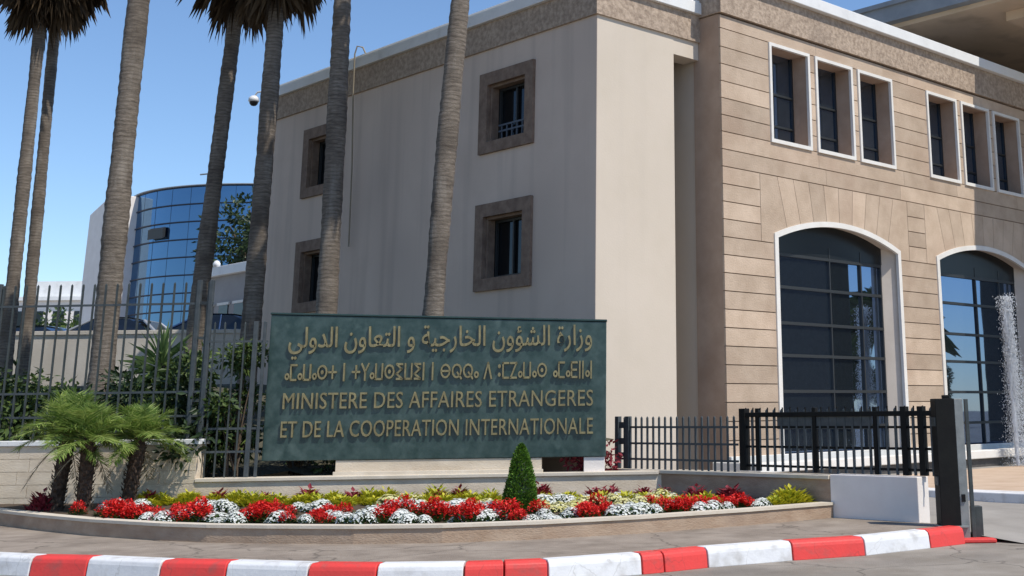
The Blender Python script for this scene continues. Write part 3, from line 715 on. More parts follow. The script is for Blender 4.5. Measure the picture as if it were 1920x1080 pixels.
# canopy over the entrance on the right, with unseen piers placed and darkened for their reflection in the arches
m = MB(); m.box(32.0, 52, 5.5, 26, 13.65, 14.15); m.box(31.9, 52.1, 5.4, 26, 14.153, 14.30); m.build('canopy', M['canopyedge'], b)
m = MB(); m.box(32.35, 52, 5.8, 26, 13.50, 13.647); m.box(33.4, 52, 7, 18.3, 13.2, 13.497); m.build('canopy_soffit', M['canopyunder'], b)
for x0, x1 in ((32.3, 33.4), (45.2, 47.4)):
    m = MB(); m.box(x0, x1, 11.0, 13.2, -.2, 13.55); m.build('canopy_pier', M['darkstone'], b, bevel=.05)
m = MB(); m.box(33.0, 52, 24.0, 24.6, 10.5, 13.49); m.build('upper_wall', M['stoneside'], b)
# hanging cable and dome camera
m = MB(); pts = [(X0-.05,28.45,11.02),(X0-.12,28.5,11.2),(X0-.25,28.57,11.22),(X0-.29,28.6,11.0),(X0-.27,28.62,10),(X0-.16,28.66,8),(X0-.10,28.71,5.85)]
m.tube(pts, .022, 6)
tag(m.build('hanging_cable', M['cable'], loc=(X0-.1,28.6,5.85)), 'thin tan cable hanging from the roof edge down the shaded wall', 'cable')
dc = Vector((X0-.28, YE+.55, 10.72))
t = thing('dome_camera', 'small white dome security camera on a bracket at the far roof corner', 'security camera', dc)
m = MB(); m.lathe([(0,.14),(.08,.14),(.15,.08),(.16,-.02),(.13,-.04)], 16, dc); m.build('housing', M['plastic'], t)
m = MB(); m.lathe([(.13,-.04),(.115,-.10),(.07,-.15),(.001,-.17)], 16, dc); m.build('dome', M['alu'], t)
m = MB(); m.tube([dc+Vector((0,0,.12)), dc+Vector((.05,-.1,.25)), dc+Vector((.25,-.5,.27))], .03, 6); m.build('bracket', M['plastic'], t)

# ------------------------------------------------------------------ pool and fountain
t = thing('pool', 'long white edged fountain pool in front of the arched windows', 'pool', (27,16.8,.1))
m = MB(); m.box(19.9,36,17.15,18.3,.02,.36); m.build('basin', M['darkstone'], t)
m = MB(); m.box(19.8,36.1,17.05,17.4,.362,.56); m.box(19.8,20.2,17.4,18.38,.362,.56); m.build('coping', M['trim'], t, bevel=.02)
m = MB(); m.box(20.2,36,17.4,18.38,.362,.47); m.build('water', M['pool'], t)
t = thing('fountain_forecourt', 'raised tan paving with white kerb edge in front of the fountain', 'paving', (21,13,0))
m = MB(); m.box(20.6,36,9.5,17.14,-.02,.15); m.build('paving', M['tanpave'], t)
m = MB(); m.box(20.0,20.596,9.5,17.14,-.05,.158); m.build('kerb', M['white'], t, bevel=.015)
J = Vector((29.29,16.66,.15))
t = thing('fountain_jet', 'tall white fountain water jet at the right frame edge', 'fountain', J)
rf = random.Random(5)
m = MB()
H = 4.25
for k in range(7):    # braided core
    ph = rf.uniform(0, 6.28); pts = []; rad = []
    for i in range(22):
        z = .02 + (H*(.60 if k < 4 else .93))*i/21; f = z/H
        a = ph + f*6*(1 if k % 2 else -1); rr_ = .015+.05*f
        pts.append(J+Vector((rr_*cos(a)+rf.uniform(-.012,.012), rr_*sin(a)+rf.uniform(-.012,.012), z))); rad.append(.028+.026*rf.random()*f)
    m.tube(pts, rad, 6)
m.build('water_column', M['water'], t)
m = MB()
def drop(p, r):
    s = rf.uniform(1.0, 2.4)
    m.add([p+Vector((r,0,0)), p+Vector((-r*.5,r*.87,0)), p+Vector((-r*.5,-r*.87,0)), p+Vector((0,0,r*s)), p+Vector((0,0,-r*s))], [(0,1,3),(1,2,3),(2,0,3),(1,0,4),(2,1,4),(0,2,4)], 0, True)
for i in range(19000):
    if i < 5000:       # rising crown
        f = rf.random()**.7; z = H*(.30+.70*f); sp_ = .03+.075*f
        p = J+Vector((rf.gauss(0,sp_), rf.gauss(0,sp_), z+rf.gauss(0,.04)))
        drop(p, rf.uniform(.005,.014)*(1+.5*(rf.random() < .04)))
    else:              # falling curtain, thrown a little outwards
        a = rf.uniform(0, 2*pi); q = rf.random(); top = H*rf.uniform(.75,1.0); v = abs(rf.gauss(.19,.11))
        z = top*(1-q**1.2); x = v*sqrt(max(0, top-z)/top)*1.2
        p = J+Vector((x*cos(a)+.12*(top-z)/top, x*sin(a)-.10*(top-z)/top, max(.02, z)))
        drop(p, rf.uniform(.004,.011)*(1+.6*(rf.random() < .03)))
o = m.build('spray', M['water'], t); tag(o, kind='stuff')

# ------------------------------------------------------------------ far buildings
DC = Vector((34.6,65.2,0)); DR = 7.75
t = thing('glass_tower', 'round blue mirrored glass building behind the palms', 'building', (DC.x, DC.y, 3.2))
m = MB(); NS = 40
ztop = 13.05
m.lathe([(DR,3.2),(DR,ztop)], 96, DC); o = m.build('glass_wall', M['glassblue'], t)
for p in o.data.polygons: p.use_smooth = True
m = MB()
for k in range(11):
    z = ztop-.9*k-.02; m.lathe([(DR,z-.032),(DR+.06,z-.032),(DR+.06,z+.032),(DR,z+.032)], 96, DC)
for p in range(0, 40):
    a = 2*pi*p/40; c_, s_ = cos(a), sin(a); e = Vector((-s_, c_, 0))*.006
    m.obox(DC+Vector((c_,s_,0))*(DR-.01)-e+Vector((0,0,3.2)), e*2, Vector((c_,s_,0))*.016, (0,0,ztop-3.25))
m.build('mullion', M['bluebar'], t)
m = MB(); m.lathe([(DR+.06,ztop),(DR+.12,ztop),(DR+.12,ztop+.06),(0,ztop+.1)], 96, DC); m.build('roof', M['canopyedge'], t)
a = atan2(-DC.y, -DC.x)-.87
e = Vector((cos(a), sin(a), 0))
m = MB(); c0 = DC+e*(DR+.05)+Vector((0,0,10.55)); tt = Vector((-e.y, e.x, 0))
m.obox(c0-tt*.6, tt*1.2, e*.16+Vector((0,0,-.10)), (0,0,.5)); m.build('open_vent', M['alu'], t)
m = MB(); q = DC+Vector((-6.2,-4.2,ztop+.1)); m.tube([q, q+Vector((0,0,.85))], .05, 6); m.tube([q+Vector((-.45,.4,.5)), q+Vector((.3,-.3,.6))], .04, 6); m.build('roof_mast', M['steel'], t)
# white fin wall beside the tower
t = thing('fin_wall', 'tall plain white wall slab left of the round glass building', 'wall', (25.4,66.5,3.2))
m = MB()
FR = Vector((25.55,66.2,0)); 
m.prism([(25.55,66.2,3.2),(25.55,68.9,3.2),(25.55,69.15,8.5),(25.55,69.0,12.2),(25.55,66.2,13.0)], (1.6,0,0))
m.build('slab', M['greywall'], t, bevel=.05)
# low annex
t = thing('annex_building', 'low pale annex with dark windows between the palms and the main wing', 'building', (21.8,46,3.2))
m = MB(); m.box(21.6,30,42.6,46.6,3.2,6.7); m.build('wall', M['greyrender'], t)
m = MB(); m.box(21.4,30.2,42.4,46.8,6.703,7.05); m.build('coping', M['coping'], t, bevel=.02)
for y in (43.0,44.2,45.4):
    m = MB(); m.box(21.56,21.60,y,y+.7,4.1,5.6); wo_ = m.build('window', M['glassdark'], t)
    m = MB(); m.box(21.53,21.59,y-.1,y+.8,5.605,5.7); m.box(21.53,21.59,y-.1,y+.8,3.98,4.095); m.build('frame', M['trim'], wo_)
m = MB(); m.lathe([(0,.0),(.12,0),(.14,.12),(.08,.22),(.001,.25)], 10, (21.45,45.1,7.05)); m.build('roof_lamp', M['plastic'], t)
t = thing('distant_building', 'small white flat roofed house far away behind the fence bars', 'building', (44,124,0))
e1 = Vector((.72,-.69,0)); e2 = Vector((.69,.72,0)); p0 = Vector((41.2,130.5,0))
m = MB(); m.obox(p0, e1*8.5, e2*8, (0,0,12.6)); m.obox(p0-e1*3+e2*1, e1*3, e2*6, (0,0,10.5)); m.build('wall', M['greywall'], t)
m = MB(); m.obox(p0-e1*.4-e2*.4+Vector((0,0,12.6)), e1*9.3, e2*8.8, (0,0,.35)); m.obox(p0+e1*2.5+e2*1+Vector((0,0,12.95)), e1*5, e2*5, (0,0,1.6)); m.build('roof', M['coping'], t)
for r in range(2):
    for k in range(4):
        m = MB(); m.obox(p0+e1*(.8+k*2.0)-e2*.05+Vector((0,0,7.2+r*2.9)), e1*1.1, e2*.04, (0,0,1.5)); m.build('window', M['glassdark'], t)

# ------------------------------------------------------------------ trees (far ones show between the fence bars; unseen ones are added to block sky light and to show in mirrored glass)
def tree(name, label, group, x, y, z, h, r, seed, mt='leafmid', nl=1500, ls=.35):
    rg = random.Random(seed)
    t = thing(name, label, 'tree', (x, y, z), group)
    m = MB(); m.tube([(x,y,z-.3),(x+.05*h*rg.uniform(-1,1),y,z+h*.35),(x,y,z+h*.75)], [h*.035,h*.025,h*.01], 8)
    cl_ = []
    for k in range(16):
        d = rand_dir(-.5, 1); c = Vector((x, y, z+h*.62))+Vector((d.x*r*.62, d.y*r*.62, d.z*h*.28)); cl_.append((c, r*rg.uniform(.30,.5)))
        if k < 7: m.tube([(x,y,z+h*rg.uniform(.3,.5)), ((x+c.x)/2,(y+c.y)/2,(z+h*.45+c.z)/2), c], [h*.014,h*.01,h*.004], 5)
    m.build('trunk', M['bark'], t)
    m = MB()
    for i in range(nl):
        c, cr = rg.choice(cl_); d = Vector((rg.gauss(0,1), rg.gauss(0,1), rg.gauss(0,1))).normalized()
        m.leaf(c+d*cr*rg.uniform(.5,1.05), d+Vector((rg.uniform(-.8,.8), rg.uniform(-.8,.8), rg.uniform(-.6,.3))), d, ls*rg.uniform(.7,1.3), ls*.55)
    m.build('crown', M[mt], t)
    return t
tree('tree', 'bushy green tree in front of the far white house, behind the fence', None, 37.0, 104, 3.2, 6.6, 2.6, 11, 'leafmid', 900, .45)
tree('tree', 'low dark bushy tree left of the far white house', None, 29.2, 96, 3.2, 4.6, 2.6, 12, 'leafmid', 700, .45)
tree('tree', 'dark green tree added in place of a reflection on the round glass building', None, 27.6, 53.5, 3.2, 9.4, 2.7, 13, 'leafdark', 4200, .27)  # solid tree stands in for a soft green reflection in the glass
big = tree('tree', 'tall dark tree out of view, added to block sky light, mirrored in the glass building', None, -2.0, 36.0, .5, 15, 5.2, 15, 'leafdark', 12000, .6)  # added out of view to cut sky light on the wing wall
for k, (x, y, sc_) in enumerate([(95,-28,.34),(104,-30,.42),(112,-26,.36),(121,-20,.45),(108,-42,.5),(130,-33,.45),(118,-8,.4),(140,-20,.5),(150,0,.5)]):
    dup(big, (x, y, -.2), k*1.1, 'far tree mirrored in the dark arched windows', 'far trees mirrored in the arches', sc_)
# ------------------------------------------------------------------ palms
def frond_fan(m, p, d, L, droop, rg, blades=14, wd=.05, ):
    """petiole + a fan of narrow folded blades"""
    d = d.normalized(); sd = d.cross(Vector((0,0,1)))
    if sd.length < .05: sd = Vector((1,0,0))
    sd.normalize(); nr = sd.cross(d)
    tip = p + d*L*.5 + Vector((0,0,-droop*.12))
    m.add([p+sd*.02, p-sd*.02, tip-sd*.012, tip+sd*.012], [(0,1,2,3)])
    for i in range(blades):
        a = -1.25+2.5*i/(blades-1)+rg.uniform(-.06,.06)
        q = (d*cos(a)+sd*sin(a)).normalized(); l = L*.6*(.72+.28*cos(a))*rg.uniform(.85,1.1)
        mid = tip+q*l*.55+nr*.03; end = tip+q*l*.95+Vector((0,0,-droop*l*.55))
        w2 = q.cross(nr).normalized()*wd
        m.add([tip, mid+w2, end, mid-w2], [(0,1,2),(0,2,3)])
def palm_crown():
    rg = random.Random(21)
    live = MB(); dead = MB()
    for i in range(34):
        a = i*2.399; el = 1.35-1.45*(i/34.); d = Vector((cos(a)*cos(el), sin(a)*cos(el), sin(el)))
        frond_fan(live, Vector((0,0,.1))+d*.12, d, rg.uniform(1.9,2.3), .5+.5*(i/34.), rg, 16, .045)
    for i in range(110):
        a = rg.uniform(0, 2*pi); z = -rg.uniform(.0,1.25); el = -.45-.95*(-z/1.25)+rg.uniform(-.2,.2); d = Vector((cos(a)*cos(el), sin(a)*cos(el), sin(el)))
        frond_fan(dead, Vector((cos(a)*.15,sin(a)*.15,z)), d, rg.uniform(1.2,1.7), rg.uniform(.5,1.2), rg, 10, .04)
    return live, dead
live, dead = palm_crown()
def mk_palm(label, base, topx, r0_, r1_, crown_src, rz, kink=0, seed=0, cs=1.0):
    rg = random.Random(seed)
    zb = gz(base.x, base.y)-.15
    dirv = (topx-base)
    k = (zb-base.z)/dirv.z
    foot = base+dirv*k
    t = thing('palm_tree', label, 'palm tree', (foot.x, foot.y, zb), 'tall fan palms beside the wing')
    m = MB(); n = int((topx.z-foot.z)/.13); pts = []; rad = []
    for i in range(n+1):
        f = i/n; p = foot.lerp(topx, f) + Vector((.7,-.7,0))*kink*sin(f*pi)
        pts.append(p); rad.append((r0_+(r1_-r0_)*f+ .10*max(0, .10-f)*8*.3) * (1+ (.035 if i % 2 else -.02) + rg.uniform(-.02,.02)))
    for q_ in range(len(rad)): rad[q_] *= 1+.035*sin(q_*.17+seed)+.02*sin(q_*.43+2*seed)+rg.uniform(-.02,.02)
    m.tube(pts, rad, 14)
    for q_ in range(70):      # old frond bases below the skirt
        p = pts[-1-int(q_/70*min(16, n-1))]; a = q_*2.4; d_ = Vector((cos(a), sin(a), .9)); m.leaf(p+d_*rad[-1]*.8, d_, Vector((cos(a),sin(a),0)), rg.uniform(.12,.24), .09)
    m.build('trunk', M['trunk'], t)
    if crown_src is None:
        a = live.build('crown', M['fan'], None); bq = dead.build('dead_skirt', M['deadfrond'], None)
        a.parent = t; bq.parent = t; crown_src = (a, bq)
        out = crown_src
    else:
        out = tuple(c.copy() for c in crown_src)
        for c in out: C.objects.link(c); c.parent = t
    for c in out:
        c.location = (topx.x-foot.x, topx.y-foot.y, topx.z-zb+(0)); c.rotation_euler = (0,0,rz); c.scale = (cs,)*3
    return out
def vert(bx, by, tx, ty, d, ztop):
    """trunk axis: base point, and the axis point at height ztop on the line to the second pixel"""
    P = at(bx, by, d); n_ = Vector((P.x-CAM.x, P.y-CAM.y, 0)).normalized(); h = Vector((P.x, P.y, 0)).dot(n_)
    r = at(tx, ty, 1)-CAM; Q = CAM+r*(h/r.dot(n_))
    return P, P+(Q-P)*((ztop-P.z)/(Q.z-P.z))
plist = [('leftmost tall palm, its trunk crossing behind the second from left', (8,690),(74,60),35,15.7,.20,.155,0),
 ('second tall palm from the left, beside the leftmost one', (42,700),(105,30),36.5,16.3,.185,.145,0),
 ('tall palm with a pale thick trunk standing alone left of the glass building', (190,715),(264,0),26,17.0,.26,.20,-.05),
 ('tall slim palm in front of the round glass building, with a shaggy brown skirt', (374,560),(438,60),31.5,14.6,.225,.17,0),
 ('tall palm just left of the shaded wing wall, with a shaggy skirt', (472,600),(516,50),29,14.0,.225,.185,0),
 ('tall palm in front of the far pair of framed windows', (611,580),(640,0),27,16.6,.23,.18,.03),
 ('tall leaning palm in front of the middle of the shaded wall', (818,590),(874,0),24,16.5,.20,.20,-.12)]
src = None
for i, (lb, bpx, tpx, d, zt, ra, rb, kk) in enumerate(plist):
    P, Q = vert(*bpx, *tpx, d, zt)
    o2 = mk_palm(lb, P, Q, ra, rb, src, i*1.7, kk, i, 1.0)
    if src is None: src = o2
# a smaller palm on the driveway side, seen mirrored in the first arch
pm = thing('palm_tree', 'green palm mirrored in the glass of the first arched window', 'palm tree', (47.5,4.8,-.2))
m = MB(); m.tube([(47.5,4.8,-.3),(47.6,4.8,2),(47.5,4.8,4.6)], [.35,.26,.22], 12); m.build('trunk', M['trunk'], pm)
cr = src[0].copy(); cr.data = src[0].data.copy(); cr.data.materials.clear(); cr.data.materials.append(M['leafmid']); C.objects.link(cr); cr.parent = pm; cr.location = (0,0,4.9); cr.scale = (1.3,1.3,1.2); cr.name = 'crown'

# small feathery date palms in the planter
def feather(m, p, d, L, droop, rg, nl=52, ll=.30):
    pts = []; d = d.normalized()
    for i in range(9):
        f = i/8; q = p + d*L*f + Vector((0,0,-droop*f*f*L)); pts.append(q)
    m.tube(pts, [.012*(1-f/9.)+.002 for f in range(9)], 4)
    for i in range(nl):
        f = .12+.88*i/nl; k = min(7, int(f*8)); q = pts[k].lerp(pts[k+1], f*8-k); tg = (pts[k+1]-pts[k]).normalized()
        sd = tg.cross(Vector((0,0,1))).normalized(); u_ = sd.cross(tg)
        l = ll*(.55+.6*sin(pi*min(1, f*.9+.1)))*rg.uniform(.8,1.15)
        for sgn in (1,-1):
            dr = (tg*.75+sd*sgn*.75+u_*.25+Vector((0,0,-.3))+Vector((rg.uniform(-.22,.22),rg.uniform(-.22,.22),rg.uniform(-.3,.2))))
            m.leaf(q, dr, u_, l*rg.uniform(.7,1.15), .018)
def date_palm(label, x, y, z, h, seed, L=1.15, nf=34, lean=(0,0)):
    rg = random.Random(seed)
    t = thing('date_palm', label, 'small palm', (x, y, z), 'small date palms in the planter')
    m = MB(); pts = [Vector((x+lean[0]*f, y+lean[1]*f, z-.1+(h+.1)*f)) for f in (0,.15,.3,.45,.6,.75,.9,1)]
    m.tube(pts, [.12,.105,.11,.105,.11,.115,.12,.09], 10)
    for i in range(90):
        a = i*2.4; f = (i/90.); p = pts[0].lerp(pts[-1], f)
        d = Vector((cos(a), sin(a), .55)); m.leaf(p+d*.09, d+Vector((0,0,.6)), Vector((cos(a),sin(a),0)), .10, .07)
    m.build('trunk', M['dptrunk'], t)
    m = MB(); top = pts[-1]
    for i in range(nf):
        a = i*2.399+rg.uniform(-.2,.2); el = 1.45-1.35*(i/nf)+rg.uniform(-.12,.12); d = Vector((cos(a)*cos(el), sin(a)*cos(el), sin(el)))
        feather(m, top+d*.03, d, L*rg.uniform(.8,1.1), .25+.32*(i/nf), rg)
    m.build('crown', M['datepalm'], t)
    m = MB()
    for i in range(2):
        a = i*2.1+rg.uniform(0,1); d = Vector((cos(a), sin(a), -.25)); feather(m, top-Vector((0,0,.08)), d, L*rg.uniform(.55,.75), .95, rg, 26, .22)
    m.build('dry_fronds', M['dryfrond'], t)
date_palm('small feathery date palm, leftmost of the three in the planter', 7.84, 21.34, .26, 1.05, 1, .92, 24, (.10,.05))
date_palm('small feathery date palm, middle one of the three in the planter', 8.07, 20.85, .28, .95, 2, .84, 22)
date_palm('small feathery date palm, rightmost of the three beside the stone wall end', 8.82, 21.0, .34, .88, 3, .78, 22, (.08,-.05))

# shrubs and climbing plants behind the fences
def shrub(label, x, y, z, rx, ry, h, n, seed, mt='leafdark', ls=.12, name='shrub', grp='shrubs behind the fence'):
    rg = random.Random(seed)
    t = thing(name, label, 'shrub', (x, y, z), grp)
    st = MB(); m = MB(); cs_ = []
    for k in range(14):
        c = Vector((x+rg.uniform(-1,1)*rx*.7, y+rg.uniform(-1,1)*ry*.7, z+h*rg.uniform(.2,.88))); cs_.append((c, rg.uniform(.25,.45)*min(rx, h*.6)))
        st.tube([(x+rg.uniform(-.1,.1), y+rg.uniform(-.1,.1), z-.05), (x*.5+c.x*.5, y*.5+c.y*.5, z+(c.z-z)*.6), c], [.025,.015,.006], 5)
    st.build('stem', M['bark'], t)
    for i in range(n):
        c, r_ = rg.choice(cs_); d = Vector((rg.gauss(0,1), rg.gauss(0,1), rg.gauss(0,1))).normalized()
        m.leaf(c+d*r_*rg.uniform(.3,1.15), d+Vector((rg.uniform(-1,1),rg.uniform(-1,1),rg.uniform(-1,.4))), d, ls*rg.uniform(.7,1.4), ls*.5)
    m.build('foliage', M[mt], t)
    return t
def bh(s, off):      # point behind the wall line: s metres along from the wall corner (left positive), off metres behind
    q = B0+dL*s-nL*off; return q.x, q.y
specs = [(4.6,.9,'dark leafy shrub behind the fence at the left frame edge',2.0,1200,'leafdark'),
 (3.4,1.0,'dark shrub behind the fence above the leftmost date palm',1.9,1200,'leafmid'),
 (2.3,.9,'dense dark shrub behind the fence between the thick palm and the yucca',2.1,1500,'leafdark'),
 (1.2,1.0,'glossy shrub below the yucca, behind the tall fence',2.3,1700,'leafmid'),
 (.35,.8,'dark shrub behind the double fence posts',2.0,1300,'leafdark')]
for i, (s_, off, lb, h, n_, mt) in enumerate(specs):
    x, y = bh(s_, off); shrub(lb, x, y, .5, .95, .7, h, int(n_*1.7), 40+i, mt, .14)
q = A0+dW*.45-nW*.55; shrub('climbing shrub with pale green leaves behind the shorter railing', q.x, q.y, .5, .5, .4, 2.5, 1300, 51, 'leafmid', .13)
q = A0+dW*1.35-nW*1.5; shrub('dark shrub showing under the left end of the green sign', q.x, q.y, .45, .8, .5, 1.7, 1300, 52, 'leafdark', .12)
q = A0+dW*2.3-nW*1.0; shrub('low dark shrub behind the plinth of the green sign', q.x, q.y, .45, .7, .5, .9, 800, 53, 'leafdark', .12)
q = A0+dW*6.7-nW*.9; shrub('dark red leaved shrub in the gap under the right end of the sign', q.x-.2, q.y-.1, .45, .5, .35, .8, 700, 54, 'darkred', .10)
# yucca
def yucca(label, x, y, z, h, seed, n=70, L=.8):
    rg = random.Random(seed); t = thing('yucca', label, 'yucca', (x, y, z))
    m = MB(); m.tube([(x,y,z-.1),(x+.03,y,z+h)], [.09,.07], 8); m.build('stem', M['bark'], t)
    m = MB()
    for i in range(n):
        a = i*2.399; el = 1.4-1.7*(i/n)+rg.uniform(-.15,.15); d = Vector((cos(a)*cos(el), sin(a)*cos(el), sin(el)))
        p = Vector((x,y,z+h-.3*(i/n))); l = L*rg.uniform(.75,1.1); sd = d.cross(Vector((0,0,1)))
        sd = sd.normalized() if sd.length > .02 else Vector((1,0,0))
        mid = p+d*l*.5; end = p+d*l+Vector((0,0,-.12*l*(1+i/n)))
        m.add([p+sd*.02, mid+sd*.032, end, mid-sd*.032, p-sd*.02], [(0,1,2),(0,2,4),(4,2,3)])
    m.build('leaves', M['yucca'], t)
x, y = bh(1.55, 1.6); yucca('green yucca with stiff upright leaves behind the tall fence', x, y, .7, 1.95, 5)
x, y = bh(2.6, 2.2); yucca('dark spiky yucca at the foot of the thick palm trunk', x, y, .8, 1.0, 6, 60, .75)

# cone topiary
TX, TY, TZ = 12.1, 15.1, .22
t = thing('cone_topiary', 'clipped green cone topiary standing in the flower bed', 'topiary', (TX, TY, TZ))
m = MB(); m.tube([(TX,TY,TZ-.1),(TX,TY,TZ+.8)], [.03,.01], 6); m.build('stem', M['bark'], t)
rg = random.Random(9); m = MB()
m.lathe([(.12,.02),(.20,.10),(.20,.25),(.15,.5),(.08,.72),(.005,.82)], 14, (TX,TY,TZ), 1)
for i in range(5200):
    f = rg.random()**1.35; a = rg.uniform(0,2*pi)
    prof = .265*(1-f)**.52*(1 if f > .06 else .8+.2*f/.06) * (1+.07*sin(a*5+f*9)+rg.uniform(-.08,.06))
    z = f*.93; d = Vector((cos(a), sin(a), .35)); p = Vector((TX+cos(a)*prof, TY+sin(a)*prof, TZ+z))
    m.leaf(p-d*.02, d+Vector((rg.uniform(-.7,.7),rg.uniform(-.7,.7),rg.uniform(-.2,1))), d, rg.uniform(.03,.055), .026)
m.build('foliage', [M['topiary'], M['leafdark']], t)

# ------------------------------------------------------------------ flower bed
def clump(name, seed, r, h, leafm, flm, nleaf, nfl, fs, spike=False, cover=1.0, leafl=.07):
    rg = random.Random(seed)
    t = thing(name, 'x', 'flowers', (0,0,0))
    m = MB()
    for i in range(nleaf):
        a = rg.uniform(0,2*pi); q = r*sqrt(rg.random()); z = h*.75*(1-(q/r)**2)*rg.uniform(.3,1)
        d = Vector((cos(a), sin(a), rg.uniform(.1,1.3))); m.leaf((q*cos(a), q*sin(a), z), d, Vector((0,0,1)), leafl*rg.uniform(.7,1.4), leafl*.6)
    m.build('foliage', M[leafm], t)
    if nfl:
        m = MB()
        for i in range(nfl):
            a = rg.uniform(0,2*pi); q = r*sqrt(rg.random())*.98; z = h*(1-(q/r)**2.4)*rg.uniform(.8,1.05)+.02
            p = Vector((q*cos(a), q*sin(a), z)); d = Vector((q*cos(a)/r, q*sin(a)/r, .9)).normalized()
            if spike:
                for k in range(4):
                    e_ = rand_dir(-.2,.9); m.leaf(p+Vector((0,0,k*.022)), e_, Vector((0,0,1)), fs*rg.uniform(.8,1.2), fs*.7)
            else:
                u_ = d.cross(Vector((.3,.7,.2))).normalized(); v_ = d.cross(u_); n5 = 5; ph = rg.uniform(0,6)
                s_ = fs*rg.uniform(.75,1.2)
                vs = [p] ; 
                for k in range(n5*2):
                    aa = ph+pi*k/n5; rr_ = s_*(1 if k % 2 else .72); vs.append(p+(u_*cos(aa)+v_*sin(aa))*rr_*.5+d*.004)
                m.add(vs, [(0, 1+k, 1+(k+1) % (2*n5)) for k in range(2*n5)])
        m.build('blossoms', M[flm], t)
    return t
protos = {'white': [clump('white_flowers', 60+i, .18, .135, 'leafgreen', 'whiteflower', 110, 230, .038) for i in range(3)],
 'red': [clump('red_flowers', 70+i, .17, .145, 'leafgreen', 'redflower', 110, 75, .042, True) for i in range(3)],
 'yellow': [clump('yellow_foliage_plant', 80+i, .22, .26, 'yellowleaf', None, 240, 0, .05, leafl=.09) for i in range(3)],
 'pale': [clump('pale_yellow_flowers', 90+i, .20, .15, 'leafgreen', 'paleyellow', 70, 170, .05) for i in range(2)],
 'dark': [clump('dark_red_plant', 95+i, .17, .34, 'darkred', None, 150, 0, .05, leafl=.10) for i in range(2)]}
used = set(); rf = random.Random(17)
def rowkey(label):
    for k, v in LBL.items():
        if v[0] == label: return k
def plant(kind, px, py, label, group, sc=1.0):
    pr = rf.choice(protos[kind]); z = .2; px += rf.uniform(-5,5); py += rf.uniform(-3.5,3.5) if py > 1 else 0
    tip = None
    if px > 1262:      # the right tip of the bed: rows measured from the kerb
        off = -py if py < 1 else {'wf': .0, 'rf': .15, 'yb': 1.0, 'db': 1.35, 'wb': .5, 'pb': .35}.get(rowkey(label), .3)
        X_ = 14.0+(px-1350)/97. + off*.88; X_ = min(X_, 15.55); tip = Vector((X_, 12.41-(X_-14.07)*.12+.40+off, 0))
    for _ in range(6):
        p = tip.copy() if tip else onz(px, py, z); z = soilz(p.x, p.y)
    q_ = sc*rf.uniform(.72,1.2); s_ = (q_*rf.uniform(.8,1.3), q_*rf.uniform(.8,1.3), q_*rf.uniform(.8,1.25)); rz = rf.uniform(0, 6.28)
    # keep inside the walls
    over = .77*p.x+.64*p.y-21.03+.22
    if over > 0: p = p-Vector((.77,.64,0))*over
    if p.x > 15.6: p.x = 15.6
    best = None
    for k in range(len(FV)-1):
        A_, B_ = FV[k], FV[k+1]; e = B_-A_; f = max(0, min(1, ((p.x-A_.x)*e.x+(p.y-A_.y)*e.y)/e.length_squared)); q = A_+e*f
        dd = (Vector((p.x,p.y,0))-q); nin = Vector((-e.y, e.x, 0)).normalized()
        if best is None or dd.length < best[0]: best = (dd.length, dd.dot(nin), nin, q)
    mrg = .36 if kind in ('white','pale') else .40
    if best[1] < mrg: p = best[3]+best[2]*(mrg+rf.uniform(0,.05))
    z = soilz(p.x, p.y)
    loc = (p.x, p.y, z-.01)
    if pr.name not in used:
        used.add(pr.name); pr.location = loc; pr.rotation_euler = (0,0,rz); pr.scale = s_; pr['label'] = label; pr['group'] = group; ORG[pr.name] = Vector(loc)
    else: dup(pr, loc, rz, label, group, s_)
LBL = {'wf': ('mound of white flowers in the front edge row of the bed', 'white flowers along the front edge'),
 'rf': ('clump of bright red flowers in the front rows of the bed', 'red flowers in the front rows'),
 'wb': ('mound of white flowers in the strip behind the front red row', 'white flowers in the rear strip'),
 'yb': ('yellow green leafy plant at the back of the flower bed', 'yellow green plants at the back of the bed'),
 'pb': ('mound of pale yellow flowers in the middle strip of the bed', 'pale yellow flowers in the middle strip'),
 'db': ('dark red leafy plant standing above the back row', 'dark red plants in the back row')}
def k_(px, y0, k): return y0-(px > 1000)*(px-1000)*k
for px in (188,264,312,348,398,412,440,520,568,632,652,674,696,752,770,790,860,912,930,1000,1024,1046,1068,1160,1180,1206,1226,1310,1336,1362,1412,1430):
    plant('white', px, k_(px, 980, .06), *LBL['wf'])
for px in (142,160,205,222,240,285,300,330,370,384,470,488,505,542,592,608,720,735,815,832,880,895,955,972,1088,1106,1124,1140,1250,1275,1290,1385): plant('red', px, k_(px, 979, .06), *LBL['rf'])
for px in (150,205,235,258,330,352,372,470,495,515,540,620,650,735,760,800,818,868,892,930,1010,1095,1120,1215,1240,1278,1300,1325,1345,1365,1385,1400): plant('red', px, k_(px, 966, .06), *LBL['rf'], .9)
for k in range(38):
    px = rf.uniform(180,1230); plant('white' if k % 2 else 'red', px, k_(px, rf.uniform(962,974), .06), *LBL['wf' if k % 2 else 'rf'], .6)
for px in list(range(190,270,26))+list(range(378,440,18))+list(range(560,610,20))+list(range(735,950,17)): plant('white', px, 957, *LBL['wb'], .95)
for px in range(1016,1290,17): plant('white', px, k_(px, 950, .03), *LBL['wb'], 1.0)
for px in list(range(1016,1270,17)): plant('pale', px, k_(px, 958, .045), *LBL['pb'], .95)
for px in list(range(880,940,18))+list(range(735,800,20)): plant('pale', px, 951, *LBL['pb'], .95)
